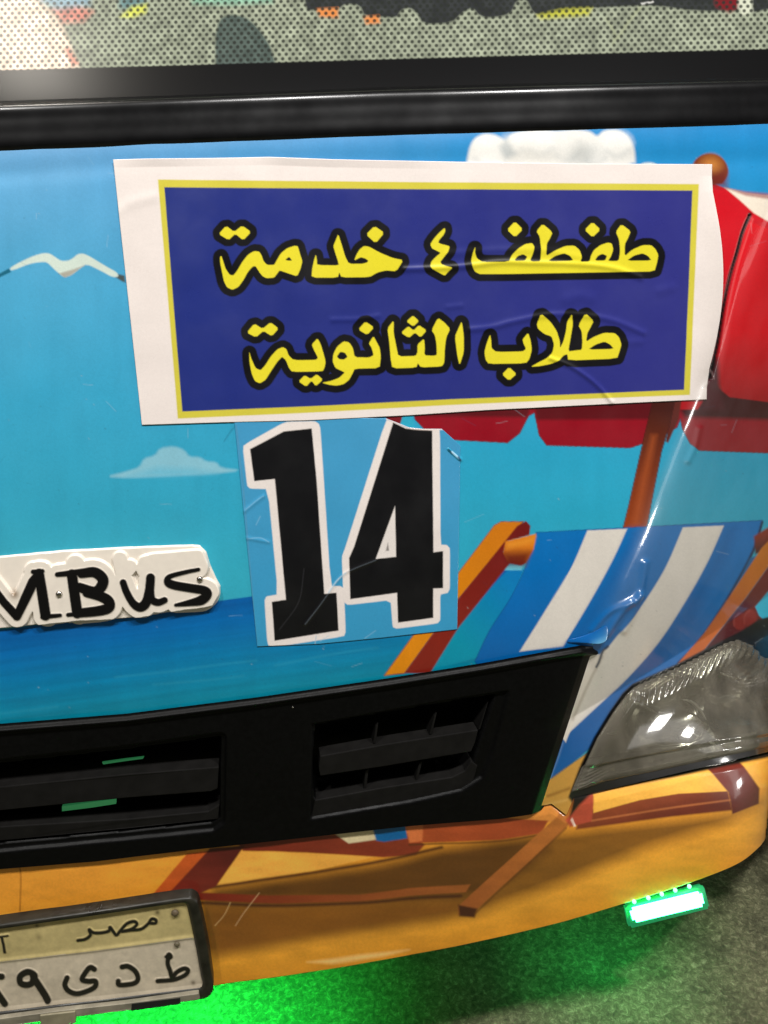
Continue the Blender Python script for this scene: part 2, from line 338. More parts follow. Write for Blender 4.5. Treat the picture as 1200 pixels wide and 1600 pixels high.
def panel_art(A):
    X, Y = A.X, A.Y
    sky_and_sea(A)
    # clouds
    for pts, c, sf in (([(728, 262), (733, 235), (740, 217), (757, 208), (776, 211), (790, 221), (798, 210), (812, 205), (840, 202), (868, 205), (900, 202), (922, 205), (933, 214), (944, 203), (968, 203), (984, 215), (993, 236), (994, 262)], (226, 224, 218), 3),
                       ([(1000, 262), (1004, 254), (1020, 253), (1030, 258), (1030, 264)], (200, 210, 210), 2)):
        A.poly(pts, c, sf, sm=2)
    for cx, cy, r_, cc in ((760, 236, 24, (238, 236, 230)), (800, 226, 20, (242, 240, 234)), (845, 222, 24, (244, 242, 236)), (885, 232, 22, (236, 234, 228)), (965, 224, 24, (242, 240, 234)), (930, 240, 20, (228, 228, 224)), (780, 250, 18, (244, 242, 236))):
        A.poly([(cx+r_*math.cos(t), cy+0.8*r_*math.sin(t)) for t in np.linspace(0, 6.2, 16)], cc, 7, 0.55)
        A.line([(cx-r_*0.7, cy+r_*0.5), (cx, cy+r_*0.85), (cx+r_*0.8, cy+r_*0.4)], (170, 176, 178), 5, 0.35, 5)
    A.poly([(780, 262), (800, 235), (830, 228), (860, 240), (900, 262)], (225, 222, 214), 12, 0.7)
    A.poly([(880, 258), (905, 222), (925, 232), (930, 262)], (176, 180, 178), 9, 0.5)
    A.poly([(792, 216), (806, 240), (790, 250), (780, 228)], (168, 176, 178), 5, 0.6)
    A.poly([(165, 745), (200, 736), (218, 730), (225, 716), (242, 712), (250, 700), (272, 697), (288, 703), (296, 714), (312, 714), (322, 721), (338, 722), (345, 731), (378, 735), (330, 741), (260, 744), (200, 747)], (150, 200, 214), 2.5, 0.75, sm=1)
    A.poly([(200, 744), (245, 730), (300, 732), (340, 740), (270, 745)], (90, 180, 208), 6, 0.6)
    # gull
    k = 220/1200.
    gp = lambda L: [(x*k, 370+y*k) for x, y in L]
    A.poly(gp([(-60, 345), (75, 270), (95, 300), (0, 345), (-50, 380)]), (20, 100, 125), 1.0)
    A.poly(gp([(985, 345), (1010, 318), (1060, 330), (1070, 390), (1040, 380)]), (70, 80, 80), 1.5)
    A.poly(gp([(80, 268), (170, 215), (290, 160), (380, 136), (430, 145), (480, 180), (520, 205), (580, 205), (625, 180), (660, 148), (710, 142), (770, 170), (900, 250), (1000, 305), (1010, 340), (960, 345), (860, 290), (740, 232), (690, 262), (610, 325), (550, 345), (505, 315), (450, 265), (400, 215), (340, 215), (250, 230), (100, 290)]), (206, 220, 208), 1.2, sm=1)
    A.poly(gp([(505, 312), (600, 285), (720, 245), (690, 262), (610, 325), (550, 348)]), (160, 150, 135), 1.5, 0.8)
    # parasol
    A.poly([(1040, 640), (1040, 600), (1200, 560), (1340, 560), (1340, 728), (1200, 708), (1092, 704), (1078, 693), (1066, 670), (1063, 655), (1058, 668), (1020, 688), (985, 700), (854, 696), (842, 680), (835, 645), (826, 650), (812, 677), (793, 692), (700, 687), (682, 684), (664, 672), (648, 655), (645, 600)], (142, 4, 26), 1.0, edge=(70, 5, 20))
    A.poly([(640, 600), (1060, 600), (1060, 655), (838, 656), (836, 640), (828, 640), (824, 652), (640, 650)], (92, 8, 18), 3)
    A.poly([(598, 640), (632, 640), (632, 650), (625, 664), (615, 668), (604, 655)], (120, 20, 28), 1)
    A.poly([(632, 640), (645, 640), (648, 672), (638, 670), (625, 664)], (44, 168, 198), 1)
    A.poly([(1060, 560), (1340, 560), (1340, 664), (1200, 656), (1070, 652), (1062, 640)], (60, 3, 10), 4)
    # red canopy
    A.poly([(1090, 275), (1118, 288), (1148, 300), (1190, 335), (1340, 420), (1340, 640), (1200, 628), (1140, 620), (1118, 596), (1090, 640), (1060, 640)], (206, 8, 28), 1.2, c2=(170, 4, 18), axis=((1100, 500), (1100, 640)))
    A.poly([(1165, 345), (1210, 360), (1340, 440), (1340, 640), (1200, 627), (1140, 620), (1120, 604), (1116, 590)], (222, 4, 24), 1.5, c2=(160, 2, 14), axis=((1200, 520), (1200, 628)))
    A.poly([(1104, 560), (1122, 560), (1124, 600), (1132, 640), (1100, 640)], (72, 18, 26), 4)
    A.poly([(1132, 293), (1165, 301), (1200, 305), (1340, 312), (1340, 430), (1200, 346), (1178, 333), (1155, 312)], (240, 226, 208), 1.4)
    A.poly([(1132, 293), (1165, 299), (1200, 302), (1340, 310), (1340, 316), (1200, 311), (1165, 306)], (150, 60, 70), 2, 0.7)
    A.poly([(1090, 292)]+[(1110+28.5*math.cos(t), 266+27*math.sin(t)) for t in np.linspace(math.pi, 2*math.pi+0.9, 22)], (120, 52, 20), 1.5)
    A.poly([(1112+14*math.cos(t), 256+12*math.sin(t)) for t in np.linspace(0, 2*math.pi, 16)], (190, 120, 50), 9, 0.9)
    A.poly([(1100, 276), (1136, 268), (1136, 292), (1115, 292)], (105, 26, 18), 6, 0.8)
    # pole
    A.poly([(1054, 620), (1066, 620), (1060, 655), (1044, 692), (1040, 690)], (92, 34, 26), 1.2)
    A.poly([(1022, 620), (1056, 620), (1046, 665), (1034, 705), (1023, 760), (1010, 826), (973, 826), (982, 790), (999, 715), (1010, 668)], (66, 20, 12), 1.2, c2=(150, 62, 18), axis=((1030, 640), (990, 830)), edge=(50, 14, 8))
    A.poly([(1018, 680), (1026, 680), (1014, 740), (998, 822), (986, 822), (1003, 740)], (178, 84, 36), 5, 0.55)
    # deck chair
    tl = [(796, 884), (820, 886), (818, 893), (788, 935), (740, 1010), (690, 1048), (660, 1048)]
    A.poly([(800, 884), (818, 890), (800, 935), (764, 985), (745, 1028), (660, 1050), (715, 980), (770, 915)], (0, 118, 182), 1, c2=(0, 142, 168), axis=((800, 895), (716, 1005)))
    A.poly([(792, 884), (817, 883), (815, 891), (788, 891)], (100, 185, 205), 1)
    fb = [spline(p, 10) for p in ([(838, 832), (824, 878), (800, 930), (765, 985), (742, 1033)], [(918, 829), (892, 888), (852, 954), (812, 1018)], [(980, 826), (956, 878), (921, 942), (880, 1010)],
          [(1067, 824), (1038, 890), (1000, 950), (958, 1002), (925, 1045), (895, 1100), (855, 1180)], [(1131, 821), (1105, 880), (1070, 942), (1030, 1003), (985, 1055), (942, 1096), (884, 1150), (855, 1178)],
          [(1192, 813), (1182, 850), (1160, 897), (1120, 964), (1064, 1036), (990, 1092), (925, 1165), (862, 1216)])]
    A.poly(np.vstack([fb[0], fb[5][::-1]]), (0, 112, 186), 1, c2=(0, 90, 160), axis=((980, 820), (900, 1150)), edge=(0, 66, 130))
    A.poly(np.vstack([fb[1], fb[2][::-1]]), (218, 211, 201), 1.1); A.poly(np.vstack([fb[3], fb[4][::-1]]), (226, 219, 209), 1.1)
    for k in (2, 4): A.poly(np.vstack([fb[k]+[(4, 0)], (fb[k]+[(26, 0)])[::-1]]), (0, 80, 150), 9, 0.35)
    A.line([(1191, 816), (1176, 862), (1140, 930), (1095, 998), (1060, 1036)], (8, 26, 60), 4, 0.9, 1.5)
    A.poly([(1172, 872), (1182, 868), (1186, 880), (1150, 940), (1128, 962)], (30, 96, 150), 1.5)
    A.poly([(1178, 838), (1200, 824), (1240, 815), (1240, 850), (1195, 862), (1180, 866)], (130, 40, 22), 2, c2=(50, 14, 16), axis=((1190, 835), (1195, 866)))
    A.poly([(1172, 900), (1182, 870), (1188, 868), (1198, 875), (1150, 945)], (40, 88, 140), 2, 0.7)
    A.poly([(1340, 740), (1340, 800), (1200, 886), (1165, 935), (1125, 985), (1100, 1016), (1072, 1036), (1060, 1036), (1100, 990), (1135, 940), (1190, 856), (1200, 846)], (196, 112, 22), 1.1, c2=(190, 90, 26), axis=((1200, 860), (1080, 1030)))
    A.poly([(1340, 800), (1340, 830), (1205, 918), (1180, 948), (1186, 962), (1200, 975), (1140, 1010), (1080, 1036), (1100, 1016), (1125, 985), (1165, 935), (1200, 886)], (108, 18, 18), 1.1, c2=(60, 14, 20), axis=((1180, 900), (1100, 1025)))
    for cx, cy in ((1156, 970), (1172, 966)):
        A.poly([(cx+11*math.cos(t), cy+14*math.sin(t)) for t in np.linspace(0, 6.28, 18)], (122, 28, 24), 1.5)
        A.line([(cx-9, cy+8), (cx-8, cy-4), (cx-1, cy-12)], (150, 70, 62), 1.4, 0.7, 1.2)
    # left beam
    A.poly([(772, 821), (783, 815), (818, 815), (810, 824), (716, 936), (632, 1052), (600, 1056), (714, 898)], (206, 118, 16), 1.1, c2=(222, 136, 14), axis=((790, 820), (650, 1000)), edge=(110, 40, 14))
    A.poly([(808, 822), (822, 814), (829, 822), (827, 836), (792, 846), (787, 862), (797, 880), (716, 981), (672, 1052), (632, 1052), (716, 936)], (112, 22, 20), 1.1, c2=(130, 34, 22), axis=((800, 830), (690, 1000)))
    A.poly([(790, 846), (838, 834), (834, 858), (822, 880), (814, 884), (794, 880), (786, 864)], (216, 122, 24), 1.2, c2=(110, 22, 14), axis=((812, 850), (808, 882)))
    A.poly([(788, 866), (830, 862), (820, 884), (794, 884)], (96, 18, 14), 6, 0.75)
    A.poly([(792, 848), (836, 838), (834, 848), (792, 858)], (232, 150, 44), 4, 0.6)
    # sand below the chair at the corner
    A.poly([(846, 1222), (862, 1216), (918, 1176), (930, 1168), (900, 1230), (885, 1290), (840, 1290)], (206, 152, 66), 1.1, edge=(60, 60, 50))
    A.line([(856, 1244), (890, 1232)], (150, 100, 36), 4, 0.8, 2, False)
    A.line([(852, 1258), (886, 1250)], (226, 180, 100), 3, 0.7, 2, False)
    # dark trim round the headlight
    A.poly([(888, 1246), (905, 1200), (928, 1152), (953, 1110), (972, 1083), (988, 1068), (1058, 1037), (1098, 1016), (1130, 1000), (1160, 985), (1185, 968), (1200, 964), (1340, 955), (1340, 1170), (1120, 1220), (900, 1262)], (16, 15, 15), 1.6)
    # torn vinyl with the white body underneath, beside the grille
    A.poly([(922, 1024), (938, 1022), (944, 1014), (950, 1016), (930, 1052), (900, 1120), (884, 1160), (878, 1152), (900, 1088), (916, 1040)], (226, 216, 204), 1.2)
    A.line([(941, 1026), (920, 1068), (895, 1124)], (176, 166, 152), 3, 0.8, 2)
    A.line([(950, 1010), (942, 1018), (936, 1034), (932, 1042)], (10, 40, 70), 3.5, 0.9, 1.2)
    A.line([(880, 1160), (872, 1185), (860, 1216)], (120, 150, 190), 1.6, 0.7, 1)
    # horizontal shadow-free press line and seam under the seal: relief only
    A.ridge([(-500, 305), (0, 272), (175, 258), (500, 250), (900, 250), (1250, 250)], -0.0012, 18, False)
    for p, h, wd in (([(948, 990), (972, 955), (1000, 930)], 0.0022, 6), ([(925, 985), (950, 958), (985, 940)], 0.0013, 5), ([(975, 985), (990, 955), (1002, 915), (1008, 880)], 0.0016, 6), ([(1075, 720), (1086, 695), (1092, 670)], 0.0010, 5)):
        A.ridge(p, h, wd)
    # split in the vinyl along the corner
    split = [(1172, 336), (1160, 365), (1152, 395), (1141, 432), (1131, 480), (1123, 530), (1117, 560), (1110, 590)]
    A.line(split, (10, 2, 3), 6.0, 1.0, 1.0)
    A.line([(1169, 338), (1162, 350), (1150, 392), (1139, 436), (1128, 486), (1120, 535), (1113, 566)], (232, 130, 130), 1.6, 0.55, 1.0)
    A.line([(1176, 342), (1164, 378), (1154, 410), (1144, 450), (1134, 500), (1127, 545)], (232, 120, 120), 1.8, 0.5, 1.2)
    A.ridge(split, -0.0028, 2.4)
    A.ridge([(1178, 345), (1166, 385), (1156, 420), (1144, 480), (1133, 545), (1122, 600)], 0.0005, 7)
    A.line([(1104, 588), (1112, 578), (1116, 592)], (150, 120, 120), 1.4, 0.7)
    A.line([(1102, 606), (1108, 596)], (160, 130, 130), 1.2, 0.7)
    # scratches and creases
    A.line([(700, 702), (706, 708)], (10, 50, 80), 3.0, 0.9, 1, False)
    A.line([(706, 706), (716, 715)], (170, 205, 225), 3.0, 0.9, 1, False)
    A.line([(716, 714), (719, 719)], (10, 50, 90), 3.2, 0.9, 1, False)
    A.ridge([(700, 702), (718, 718)], 0.002, 3)
    A.line([(350, 690), (362, 672), (375, 662)], (20, 80, 110), 1.2, 0.6)
    r_ = random.Random(11)
    for _ in range(70):
        x0, y0 = r_.uniform(0, 1200), r_.uniform(240, 1100); a_ = r_.uniform(0, 3.14); l_ = r_.uniform(6, 38)
        A.line([(x0, y0), (x0+l_*math.cos(a_), y0+l_*math.sin(a_)*0.6)], r_.choice([(150, 190, 205), (20, 70, 100), (190, 205, 210)]), 0.7, r_.uniform(0.12, 0.35), 0.9, False)
    for _ in range(160):
        x0, y0 = r_.uniform(0, 1200), r_.uniform(240, 1120); A.line([(x0, y0), (x0+1, y0+0.6)], r_.choice([(40, 50, 50), (170, 180, 170)]), r_.uniform(0.6, 1.6), r_.uniform(0.2, 0.5), 0.8, False)
    A.noise(0.035, 2.2, seed=1); A.noise(0.03, 14, 1.0, 0.15, seed=2); A.noise(0.03, 45, seed=5)

xs = np.r_[np.arange(-800, -20, 20), np.arange(-20, 1210, 1.6), np.arange(1212, 1334, 4)]
X, Y, V = ruled(SEAL_BOT, [(-900, 1432), (0, 1346), (300, 1318), (640, 1281), (780, 1270), (862, 1256), (885, 1274), (897, 1246), (1050, 1210), (1200, 1175), (1340, 1142)], xs, 660)
Y = Y-10*(1-V)                                   # tucks in under the seal
A = Art(X, Y); panel_art(A)
xm, ym = (X[:-1, :-1]+X[1:, 1:])/2, (Y[:-1, :-1]+Y[1:, 1:])/2
keep = (sdf(xm, ym, GRILLE) > -16) & (sdf(xm, ym, LENS) > -4)
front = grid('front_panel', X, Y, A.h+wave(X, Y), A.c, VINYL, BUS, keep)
front['label'] = 'blue front panel printed with sea, clouds, gull, red parasol and striped deck chair'

# ---- bumper
def bumper_art(A):
    X, Y = A.X, A.Y
    t = np.clip((Y-lerp_y(BUMP_TOP, X))/np.maximum(lerp_y(BUMP_BOT, X)-lerp_y(BUMP_TOP, X), 20), 0, 1)
    ks = [0, 0.25, 0.5, 0.75, 1]; S = lin([(226, 150, 52), (222, 146, 44), (214, 146, 46), (216, 150, 46), (206, 136, 34)])
    A.c[:] = np.stack([np.interp(t, ks, S[:, i]) for i in range(3)], -1)
    # sand ripples, shade printed under the chair
    A.poly([(310, 1400), (340, 1385), (485, 1365), (630, 1345), (690, 1325), (870, 1300), (1140, 1270), (1190, 1254), (1130, 1288), (1000, 1330), (880, 1378), (790, 1412), (740, 1432), (640, 1446), (480, 1470), (350, 1492), (310, 1495)], (108, 68, 20), 13, 0.92)
    A.poly([(340, 1392), (560, 1362), (690, 1330), (850, 1306), (860, 1330), (800, 1372), (740, 1400), (560, 1402), (340, 1406)], (82, 48, 14), 10, 0.85)
    A.poly([(330, 1420), (720, 1410), (700, 1430), (500, 1462), (340, 1490)], (124, 74, 20), 10, 0.75)
    # red-brown stretcher
    A.poly([(310, 1394), (420, 1399), (560, 1398), (640, 1388), (735, 1382), (728, 1394), (640, 1400), (560, 1409), (430, 1412), (310, 1406)], (112, 32, 18), 1.5, c2=(146, 82, 34), axis=((350, 1400), (720, 1390)))
    A.line([(310, 1410), (430, 1415), (560, 1411), (640, 1404), (720, 1400)], (66, 32, 14), 5, 0.9, 2)
    # yellow wedge, brown strips
    A.poly([(376, 1329), (450, 1330), (590, 1338), (486, 1362), (338, 1384)], (232, 164, 66), 1.2)
    A.poly([(370, 1318), (450, 1306), (640, 1302), (664, 1320), (650, 1336), (600, 1340), (480, 1332), (380, 1330)], (108, 34, 20), 1.6, c2=(128, 50, 28), axis=((400, 1320), (650, 1320)))
    A.line([(330, 1386), (486, 1364), (600, 1345), (690, 1324)], (70, 36, 14), 5, 0.9, 2)
    A.poly([(292, 1334), (330, 1329), (262, 1400), (235, 1402)], (184, 80, 28), 1.2)
    A.poly([(328, 1326), (382, 1322), (338, 1384), (300, 1402), (258, 1402)], (80, 22, 18), 1.3, c2=(112, 36, 24), axis=((340, 1330), (300, 1400)))
    A.line([(0, 1352), (140, 1342), (290, 1330)], (150, 90, 30), 3, 0.5, 2)
    A.line([(24, 1352), (32, 1365), (31, 1424)], (120, 60, 14), 1.8, 0.8, 1)
    A.poly([(524, 1304), (584, 1286), (590, 1312), (545, 1318)], (206, 190, 150), 1.5)
    A.poly([(578, 1280), (634, 1276), (636, 1310), (600, 1316), (588, 1314)], (4, 92, 148), 1.5)
    A.poly([(770, 1272), (850, 1250), (900, 1240), (880, 1280), (850, 1286)], (206, 130, 56), 1.5)
    A.poly([(632, 1284), (664, 1276), (700, 1280), (776, 1277), (856, 1282), (846, 1302), (780, 1312), (640, 1318)], (160, 70, 32), 1.4, c2=(146, 62, 30), axis=((640, 1290), (850, 1290)))
    A.poly([(632, 1284), (662, 1277), (660, 1314), (640, 1317)], (198, 106, 56), 1.6)
    A.line([(640, 1320), (690, 1318), (780, 1314), (846, 1304)], (84, 44, 16), 3, 0.8, 1.5)
    # leg
    A.poly([(880, 1262), (900, 1240), (898, 1268), (886, 1292), (742, 1424), (740, 1432), (716, 1430), (716, 1416), (872, 1274)], (166, 98, 40), 1.2, c2=(146, 80, 34), axis=((880, 1270), (730, 1420)))
    A.poly([(716, 1414), (746, 1420), (742, 1434), (718, 1432)], (64, 30, 14), 2)
    A.line([(884, 1294), (742, 1428)], (90, 50, 16), 3, 0.7, 1.5, False)
    # right of the leg
    A.poly([(905, 1268), (1000, 1248), (1070, 1236), (1137, 1234), (1144, 1266), (1050, 1276), (900, 1296)], (124, 58, 30), 1.8, c2=(88, 34, 20), axis=((1000, 1250), (1010, 1285)))
    A.poly([(925, 1243), (1110, 1200), (1140, 1236), (1060, 1240), (1000, 1250), (927, 1270)], (226, 166, 66), 1.2)
    A.poly([(884, 1282), (915, 1242), (929, 1240), (924, 1283), (890, 1292)], (160, 66, 44), 1.3)
    A.poly([(1146, 1190), (1340, 1140), (1340, 1200), (1188, 1232)], (226, 160, 60), 1.5)
    A.poly([(1106, 1200), (1156, 1188), (1187, 1232), (1186, 1256), (1144, 1272), (1138, 1238)], (108, 34, 18), 1.3, c2=(78, 24, 18), axis=((1130, 1200), (1165, 1260)))
    A.line([(925, 1282), (1050, 1262), (1140, 1250)], (186, 110, 60), 2.5, 0.6, 1.5)
    # scuffs
    A.poly([(480, 1504), (560, 1492), (640, 1484), (600, 1494), (520, 1506)], (238, 196, 120), 3, 0.7)
    A.line([(336, 1446), (350, 1430), (360, 1410)], (220, 180, 120), 1.2, 0.6); A.line([(368, 1446), (382, 1425), (405, 1395)], (220, 180, 130), 1.1, 0.6)
    A.line([(893, 1280), (898, 1290)], (240, 220, 200), 2.6, 0.9, 1, False)
    # dark gap under the lens, and the grille's lower shadow gap
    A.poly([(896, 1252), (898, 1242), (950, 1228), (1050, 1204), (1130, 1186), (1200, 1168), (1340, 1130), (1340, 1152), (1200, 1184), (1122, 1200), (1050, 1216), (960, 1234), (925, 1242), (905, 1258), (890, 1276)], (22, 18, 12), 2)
    A.noise(0.06, 2.4, seed=1); A.noise(0.10, 9, 0.25, 1.0, seed=2); A.noise(0.08, 60, seed=5)
xs = np.r_[np.arange(-800, -20, 20), np.arange(-20, 1210, 1.6), np.arange(1212, 1334, 4)]
bt = [(x, y) for x, y in BUMP_TOP]
X, Y, V = ruled(BUMP_TOP, BUMP_BOT, xs, 190)
A = Art(X, Y); bumper_art(A); A.c *= 1.32
wav = 0.0006*vnoise(X/60, Y/60, 9)+0.0002*vnoise(X/25, Y/35, 10)
P = hit(X, Y); W = P+normal(P)*(A.h+wav+0.004*np.clip(V*14, 0, 1)**0.5-0.004)[..., None]
# rolled lower lip: three extra rows curl back under
lip = []; colr = []
for k, (dy, dz) in enumerate(((0.004, -0.004), (0.012, -0.007), (0.03, -0.009), (0.07, -0.006))):
    r = W[-1].copy(); r[:, 1] += dy; r[:, 2] += dz; lip.append(r); colr.append(A.c[-1])
W2 = np.concatenate([W, np.stack(lip)], 0); C2 = np.concatenate([A.c, np.stack(colr)], 0)
o = grid('bumper', np.zeros(W2.shape[:2]), None, None, C2, VINYL, BUS, W=W2)
o['label'] = 'sand coloured printed bumper with brown deck chair legs'

# ---- side of the cab behind the corner, plain wrap colours
E = on(np.full(30, 1330.0), np.linspace(-700, 1210, 30)); side = np.stack([E, E+np.array([0.05, 0.12, 0]), E*np.array([1, 0, 1])+np.array([0.10, 2.6, 0])], 1)
o = grid('side_panel', np.zeros(side.shape[:2]), None, None, np.broadcast_to(lin((40, 140, 185)), side.shape), VINYL, BUS, W=side)

# ---- windscreen with perforated film
def film_art(A):
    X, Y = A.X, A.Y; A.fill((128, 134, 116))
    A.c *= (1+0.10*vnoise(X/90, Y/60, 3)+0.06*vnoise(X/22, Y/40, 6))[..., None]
    A.poly([(-400, -200), (60, -200), (60, 0), (96, 40), (122, 104), (40, 120), (-400, 150)], (216, 190, 170), 6, 0.9)
    A.poly([(80, 14), (120, 8), (146, 18), (130, 34), (98, 36)], (176, 104, 90), 6, 0.9)
    A.poly([(60, -120), (150, -120), (140, 8), (90, 14), (64, 2)], (110, 138, 152), 6, 0.9)
    A.poly([(112, 104), (100, 76), (108, 74), (124, 100)], (160, 90, 72), 3, 0.8)
    A.poly([(185, -100), (226, -100), (228, 4), (205, 16), (186, 12)], (84, 116, 118), 5, 0.9)
    A.poly([(188, 26), (206, 10), (230, 6), (228, 20), (205, 28)], (176, 180, 70), 4, 0.9)
    A.poly([(300, -100), (432, -100), (426, 4), (360, 8), (300, 6)], (120, 160, 138), 5, 0.9)
    A.poly([(337, 112), (336, 60), (342, 30), (360, 22), (384, 26), (402, 42), (420, 66), (430, 96), (432, 112)], (62, 74, 70), 2.5, 0.95, sm=1)
    blk = (30, 32, 36)
    A.poly([(474, -100), (1300, -100), (1300, 12), (1200, 14), (1178, 20), (1160, 16), (1090, 18), (1020, 8), (975, 10), (905, 14), (845, 26), (833, 20), (822, -2), (808, 0), (798, 22), (770, 28), (750, 26), (738, 12), (722, 20), (706, 36), (660, 38), (652, 20), (640, 12), (626, 16), (620, 28), (598, 26), (570, 26), (562, 8), (540, 6), (530, 14), (500, 14), (474, 18)], blk, 2.2, 0.96, sm=1)
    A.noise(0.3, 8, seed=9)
    A.poly([(494, 14), (528, 12), (528, 28), (500, 26)], (190, 112, 50), 3, 0.9)
    A.poly([(568, 26), (592, 24), (594, 36), (572, 38)], (190, 112, 50), 3, 0.9)
    A.poly([(838, 24), (880, 14), (925, 12), (920, 24), (870, 28), (845, 30)], (160, 160, 50), 4, 0.9)
    A.poly([(1100, -100), (1154, -100), (1156, 10), (1140, 20), (1118, 10)], (104, 20, 26), 4, 0.9)
    A.poly([(1155, -40), (1172, -40), (1176, 18), (1160, 24), (1153, 12)], (186, 190, 170), 3, 0.9)
    A.line([(1002, 6), (1020, 3)], (190, 190, 185), 3, 0.8, 1.2, False)
    A.line([(948, 30), (960, 52), (958, 70)], (140, 146, 110), 3, 0.5, 3); A.line([(965, 60), (985, 30), (1000, 12)], (140, 146, 110), 4, 0.5, 3)
    # round holes in staggered rows, parallel to the sill, dark glass showing through
    b = Y-lerp_y(FILM_BOT, X); r = np.floor(b/6.9+0.5); xo = X/10.9+0.5*(r % 2)+0.02*r
    dx = (xo-np.round(xo))*10.9; dy = b-r*6.9
    d = np.hypot(dx, dy)-2.75
    a = np.clip(0.5-d/1.8, 0, 1)*0.9
    A.c = A.c*(1-a[..., None])+lin((34, 37, 33))*a[..., None]
    a = np.clip(0.5+(b+1.5)/2.0, 0, 1)[..., None]; A.c = A.c*(1-a)+lin((7, 7, 8))*a
xs = np.r_[np.arange(-800, -10, 12), np.arange(-10, 1206, 1.15), np.arange(1208, 1334, 4)]
X, Y, V = ruled([(-900, -140), (1400, -150)], [(x, y+8) for x, y in SEAL_TOP], xs, 250)
keepm = None
X = np.vstack([np.tile(xs, (9, 1)), X]); Y = np.vstack([np.repeat(np.linspace(-760, -190, 9)[:, None], len(xs), 1), Y])
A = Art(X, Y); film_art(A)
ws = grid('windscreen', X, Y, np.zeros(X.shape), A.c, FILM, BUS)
ws['label'] = 'windscreen covered by perforated printed film with a black bottom border'
# ---- seal
xs = np.r_[np.arange(-800, 1334, 6)]
X, Y, V = ruled(SEAL_TOP, SEAL_BOT, xs, 40)
prof = np.interp(V, [0, 0.08, 0.17, 0.25, 0.34, 0.46, 0.7, 0.93, 1.0], [0.0, 0.003, 0.008, 0.0122, 0.0122, 0.0088, 0.005, 0.003, 0.0])
for _ in range(5): prof[1:-1] = (prof[:-2]+2*prof[1:-1]+prof[2:])/4
grid('windscreen_seal', X, Y, prof, None, RUBBER, BUS)

# ---- grille
OPEN_L = [(-400, 1232), (0, 1194), (200, 1172), (344, 1152), (342, 1278), (330, 1286), (200, 1299), (0, 1318), (-400, 1362)]
OPEN_R = [(494, 1134), (560, 1122), (660, 1105), (772, 1086), (762, 1120), (748, 1158), (736, 1200), (724, 1214), (640, 1229), (560, 1243), (500, 1254), (492, 1246), (490, 1190)]
LIP_R = [(488, 1130), (600, 1110), (700, 1092), (792, 1078), (782, 1120), (766, 1180), (752, 1212), (720, 1232), (640, 1250), (486, 1276)]
xs = np.r_[np.arange(-800, -10, 16), np.arange(-10, 936, 1.8)]
X, Y, V = ruled(GR_TOP, [(-900, 1444), (0, 1354), (150, 1342), (300, 1324), (450, 1308), (640, 1287), (780, 1276), (850, 1266), (862, 1228), (880, 1172), (900, 1110), (920, 1050), (936, 1014)], xs, 150)
off = np.full(X.shape, 0.0045)
dO = np.minimum(sdf(X, Y, OPEN_L), sdf(X, Y, OPEN_R)); dL = np.minimum(sdf(X, Y, LIP_R), sdf(X, Y, OPEN_L)-9)
e = np.minimum.reduce([np.abs(Y-lerp_y(GR_TOP, X))])
off += 0.005*np.exp(-((Y-lerp_y(GR_TOP, X)-9)/4)**2)           # rolled upper edge that catches the light
off -= 0.005*np.clip(0.5-dL/4, 0, 1)
off -= 0.045*np.clip(0.5-dO/2.5, 0, 1)
off -= 0.008*np.clip((X-(lerp_y([(1000, 915), (1270, 828)], Y)))/26, 0, 1)*(dO > 0)
gr = grid('grille', X, Y, off, None, BLACK, BUS, smooth=True)
gr['label'] = 'black plastic grille with two slatted air openings'
def slat(pts, fr, bk, m=SLAT, name='slat', bev=0.0012):
    return prism(name, pts, fr, bk, m, gr, bev)
slat([(-300, 1262), (0, 1229), (200, 1209), (342, 1198), (340, 1232), (330, 1236), (200, 1246), (0, 1266), (-300, 1300)], 0.001, -0.020)
slat([(-300, 1325), (0, 1293), (200, 1281), (325, 1269), (343, 1258), (341, 1281), (200, 1296), (0, 1315), (-300, 1350)], -0.001, -0.022)
slat([(500, 1181), (600, 1163), (747, 1140), (742, 1160), (736, 1174), (600, 1197), (500, 1212), (498, 1198)], 0.001, -0.020)
slat([(492, 1250), (600, 1230), (706, 1214), (726, 1204), (736, 1188), (746, 1196), (738, 1226), (700, 1240), (600, 1258), (486, 1277)], 0.001, -0.024)
for q in (([(588, 1138), (592, 1132), (588, 1164), (584, 1165)]), ([(680, 1122), (684, 1116), (676, 1150), (672, 1151)]), ([(572, 1208), (577, 1204), (573, 1236), (569, 1237)]), ([(656, 1196), (661, 1192), (654, 1222), (650, 1223)]), ([(762, 1104), (765, 1098), (752, 1142), (749, 1143)])):
    slat(q, -0.004, -0.035, name='divider', bev=0.0003)
slat([(155, 1204), (190, 1199), (222, 1195), (220, 1198), (190, 1202), (157, 1207)], -0.016, -0.019, GREENREFL, 'green_reflection', 0.0003)  # glowing slivers stand in for the reflected green, no lamp here
slat([(92, 1272), (140, 1265), (178, 1260), (178, 1268), (140, 1274), (92, 1280)], -0.014, -0.018, GREENREFL, 'green_reflection', 0.0003)
dome('screw', 457, 1102, 0.0012, 0.001, 0.0048, STEEL, gr)

